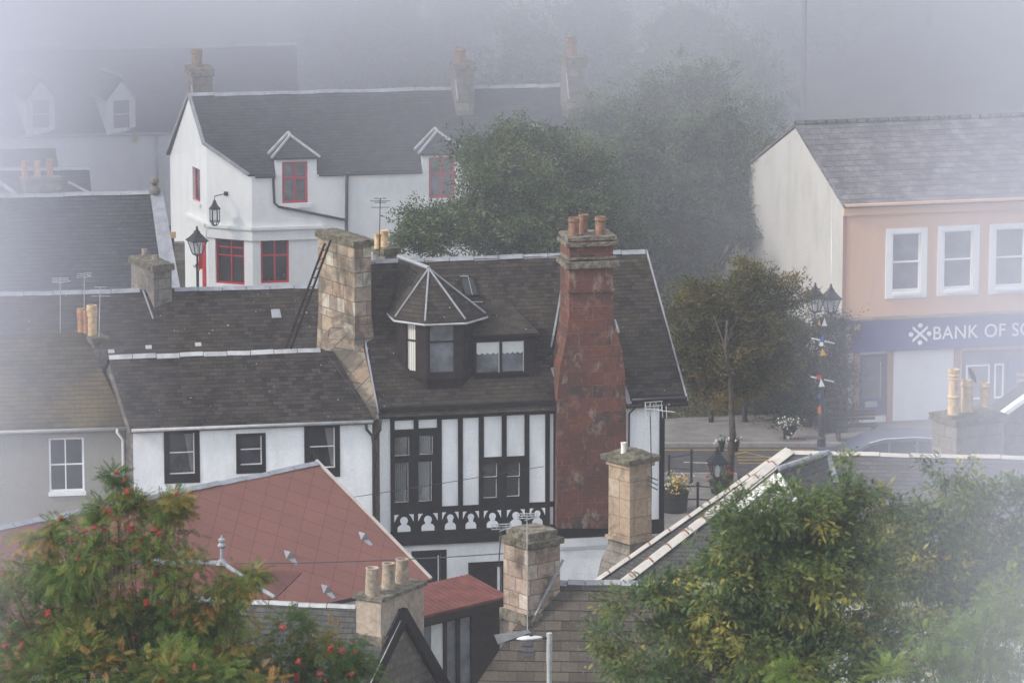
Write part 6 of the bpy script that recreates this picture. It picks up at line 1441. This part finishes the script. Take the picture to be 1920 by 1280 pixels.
# --- planted bank behind the pavement
mb = MB(); a, b = P(1200, 812, 144.6), P(1592, 812, 145.8); n = 14
for j in range(5):
    for i in range(n):
        t = i / (n - 1); mb.v.append((a.x + (b.x - a.x) * t - .1 * j, a.y + (b.y - a.y) * t + .8 * j, .1 + .42 * j + rnd.uniform(-.08, .08)))
for j in range(4):
    for i in range(n - 1): mb.f.append([j * n + i, j * n + i + 1, (j + 1) * n + i + 1, (j + 1) * n + i]); mb.uv += [(0, 0)] * 4; mb.m.append(0)
solo('planted_bank', mb, MT['ground'], None, None, kind='structure', smooth=True)
N = 5200; t = rng.random(N); j = rng.random(N) * 4
C = np.stack([a.x + (b.x - a.x) * t - .1 * j, a.y + (b.y - a.y) * t + .8 * j, .1 + .42 * j + rng.random(N) * .28], 1); D = rng.normal(0, 1, (N, 3)); D[:, 2] = np.abs(D[:, 2]) * .4; 
me = leafmesh('ground_cover', sprs, C, D, rng.uniform(.5, 1.2, N), np.clip(rng.normal(.45, .25, N), 0, 1)); me.materials.append(MT['leaf_ivy']); o = bpy.data.objects.new('ground_cover', me); COL.objects.link(o); o['kind'] = 'stuff'
# --- woodland on the hillside: two kinds, copied
def proto(seed, h, label):
    r_ = random.Random(seed); bl = []
    for i in range(13):
        z = r_.uniform(.28, .95); w_ = h * .30 * (1.15 - abs(z - .5)); a_ = r_.uniform(0, 6.28); q = h * .24 * (1.1 - z)
        bl.append((np.array([math.cos(a_) * q, math.sin(a_) * q, z * h]), np.array([w_ * .55, w_ * .55, w_ * .5]), 1.0))
    return tree('woodland_tree', label, bl, V((0, 0, 0)), V((.2, 0, h * .7)), .2, spr, 1.5, MT['leaf_ash'], 2.6, 9, .6, 'woodland trees on the hillside', tint=(.5, .24), nlimb=16, tw=.02, seed=seed)[0]
pa, pb = proto(21, 10.5, ''), proto(22, 9.0, '')
woods = [(20, -60, 214, 1.0, 'foggy treetop above the left end of the long faint roof'), (250, -80, 216, .9, 'faint treetop above the second pale dormer'), (470, 10, 205, .95, 'foggy tree rising over the left end of the white house ridge'), (620, 40, 190, 1.0, 'foggy tree behind the middle of the white house ridge'), (740, 30, 186, 1.1, 'broad foggy tree just left of the middle chimney of the white house'), (880, 20, 192, 1.05, 'foggy tree directly behind the middle chimney of the white house'), (980, 60, 184, 1.0, 'darker foggy tree between the two right chimneys of the white house'), (1110, 30, 188, 1.1, 'foggy tree behind the right end chimney of the white house'), (1200, 140, 178, .95, 'mid-height foggy tree right of the white house verge'), (1290, 50, 184, 1.1, 'tall foggy tree above the dark ash crown'), (1390, 100, 180, 1.0, 'foggy tree left of the tall thin pole, nearer one'), (1440, 20, 196, 1.1, 'foggy tree left of the tall thin pole, farther one'), (1580, 60, 200, 1.0, 'faint tree right of the tall thin pole'), (1740, 80, 204, 1.0, 'very faint tree above the middle of the bank roof'), (1880, 60, 206, 1.0, 'very faint tree at the right end above the bank roof')]
for i, (x, y, Y, s_, lb) in enumerate(woods):
    p_ = P(x, y, Y); pr_ = (pa, pb)[i % 2]; hh = (10.5, 9.0)[i % 2]; z = hgt(Y); k = max(.6, (p_.z - z) / hh) * s_
    if i < 2: o = pr_; o.location = (p_.x, Y, z); o['label'] = lb; o.rotation_euler = (0, 0, i * 1.7); o.scale = (k * 1.1, k * 1.1, k)
    else: o = clone(pr_, (p_.x, Y, z), i * 1.7, lb, k)
for i in range(26):
    x = -60 + 120 * ((i * .618) % 1); Y = 214 + 60 * (i / 26); o = clone((pa, pb)[i % 2], (x, Y, hgt(Y)), i * 1.1, 'far woodland tree dissolved in the fog high on the hillside', 1.1 + .3 * ((i * .37) % 1))
# --- planters
def flowers(root, c, r, n, mats, leaf='leaf_locust', h=.12, name='flowers'):
    C = np.array(c)[None, :] + rng.normal(0, 1, (n * 2, 3)) * np.array([r, r, h]) * .5; D = C - np.array(c)[None, :] + rng.normal(0, .3, C.shape)
    rl_ = np.array(rootloc(root)); me = leafmesh('foliage', sprs, C - rl_, D, rng.uniform(.5, .9, len(C)), np.clip(rng.normal(.4, .2, len(C)), 0, 1)); me.materials.append(MT[leaf]); o = bpy.data.objects.new('foliage', me); COL.objects.link(o); o.parent = root
    for nm, m, k in mats:
        mb = MB()
        for i in range(k): q = np.array(c) + rng.normal(0, 1, 3) * np.array([r, r, h]) * .6; q[1] -= abs(rng.normal(0, r * .3)); q[2] += h * .2; mb.ball(q, rng.uniform(.018, .035), 5)
        part(nm, mb, MT[m], root).__setitem__('kind', 'stuff')
b = PZ(1264, 958, .12); TB = thing('flower_tub', 'black tub of yellow and white flowers on the near pavement', 'planter', b)
mb = MB(); mb.lathe(b, [(.36, 0), (.40, .5), (.42, .52), (.42, .58), (.36, .58)], 16); part('tub', mb, MT['black_iron'], TB)
flowers(TB, b + V((0, 0, .75)), .42, 90, [('yellow_flowers', 'yellow_petal', 60), ('white_flowers', 'white_petal', 26)], h=.30)
b = PZ(1480, 868, .02); HB = thing('flower_basket', 'pole-mounted tiers of white flowers on the pavement left of the twin lamp', 'planter', (b.x, 141.8, .12)); q = P(1480, 800, 141.8)
mb = MB(); mb.tube([(b.x, 141.8, .12), (b.x, 141.8, q.z)], .04, 8); part('pole', mb, MT['black_iron'], HB)
mb = MB(); mb.lathe(q - Z * .25, [(.12, 0), (.24, .2), (.26, .3), (.2, .3)], 12); part('basket', mb, MT['black_iron'], HB)
flowers(HB, q + Z * .10, .36, 36, [('white_flowers', 'white_petal', 46)], h=.16)
flowers(HB, P(1482, 833, 141.8), .36, 40, [('white_flowers', 'white_petal', 44), ('crimson_flowers', 'red_petal', 12)], h=.28)
for x, lb in ((1353, 'small black planter of white flowers on the left of the street tree trunk'), (1380, 'small black planter of white flowers on the right of the street tree trunk')):
    q = P(x, 838, b0.y - .02); TP = thing('tree_planter', lb, 'planter', q, 'planters on the street tree trunk'); mb = MB(); mb.lathe(q - Z * .12, [(.06, 0), (.10, .26), (.11, .3), (.08, .3)], 10); part('pot', mb, MT['black_iron'], TP); flowers(TP, q + Z * .24, .16, 12, [('white_flowers', 'white_petal', 18)], h=.08)
q = PZ(1350, 925, .12); RP = thing('red_flower_pot', 'low planter of crimson flowers at the foot of the near street lamp', 'planter', q); mb = MB(); mb.lathe(q, [(.25, 0), (.32, .35), (.33, .4), (.28, .4)], 12); part('pot', mb, MT['black_iron'], RP); flowers(RP, q + Z * .55, .42, 50, [('crimson_flowers', 'red_petal', 34)], h=.25)
# ================================================================== the mist
def closedbox(name, x0, x1, y0, y1, z0, z1, mat):
    mb = MB(); f = Face((0, 0, 0), (1, 0, 0), (0, 1, 0)); mb.box(f, x0, x1, y0, y1, z0, z1)
    v = [(x, y, z) for z in (z0, z1) for y in (y0, y1) for x in (x0, x1)]
    me = bpy.data.meshes.new(name); me.from_pydata(v, [], [(0, 2, 3, 1), (4, 5, 7, 6), (0, 1, 5, 4), (2, 6, 7, 3), (0, 4, 6, 2), (1, 3, 7, 5)]); me.materials.append(mat); me.update()
    o = bpy.data.objects.new(name, me); COL.objects.link(o); o['kind'] = 'stuff'; return o
closedbox('haze', -950, 950, -80, 2400, -2.0, 80, foam('haze', .0006))
def fogbank(c, r, dens, nz=.6, scale=1.6, col=(.67, .67, .725)):
    g = G('fog bank'); tc = g.n('TexCoord').outputs['Object']
    ln = g.n('VectorMath', operation='LENGTH'); g.put(ln.inputs[0], tc)
    q = g.math('SUBTRACT', 1.0, g.math('MINIMUM', ln.outputs['Value'], 1.0)); q = g.n('MapRange', {'From Min': 0.0, 'From Max': .75, 'To Min': 0.0, 'To Max': 1.0}, interpolation_type='SMOOTHSTEP'); 
    g.put(q.inputs['Value'], g.math('SUBTRACT', 1.0, ln.outputs['Value']))
    d = g.math('MULTIPLY', q.outputs[0], dens)
    if nz: d = g.math('MULTIPLY', d, g.n('MapRange', {'From Min': .3, 'From Max': .7, 'To Min': 1 - nz, 'To Max': 1 + nz}).outputs[0]); g.put([n for n in g.t.nodes if n.type == 'MAP_RANGE'][-1].inputs['Value'], g.noise(tc, scale, 2))
    v = g.n('VolumePrincipled', {'Color': (*col, 1), 'Anisotropy': .1}); g.put(v.inputs['Density'], d); g.t.links.new(v.outputs[0], g.out.inputs['Volume'])
    mb = MB(); mb.ball((0, 0, 0), 1.0, 24); o = solo('fog_bank', mb, g.mat, None, None, loc=(0, 0, 0), kind='stuff'); o.location = c; o.scale = r; return o
fogbank((0, 240, 20), (170, 88, 50), .052, col=(.76, .78, .87))
fogbank((0, 166, 19.5), (170, 42, 16), .034, col=(.92, .935, 1.0))
fogbank((-21, 110, 8), (14, 38, 24), .034, col=(.68, .69, .78))
fogbank((-22, 180, 8), (24, 22, 15), .095, col=(.80, .81, .90))
fogbank((-21, 147, 8), (10, 15, 12), .045, col=(.78, .79, .88))
fogbank((6, 151, 5.5), (18, 15, 9), .017, col=(.80, .81, .89))
fogbank((17, 90, 10), (13, 52, 26), .019, col=(.68, .69, .78))
fogbank((14, 134, 4), (7, 16, 9), .014, col=(.80, .80, .86))
fogbank((6.4, 38, 21), (3.9, 16, 6), .042, col=(.62, .63, .70))
fogbank((-5.9, 40, 22.5), (2.0, 14, 4.5), .034, col=(.62, .63, .70))
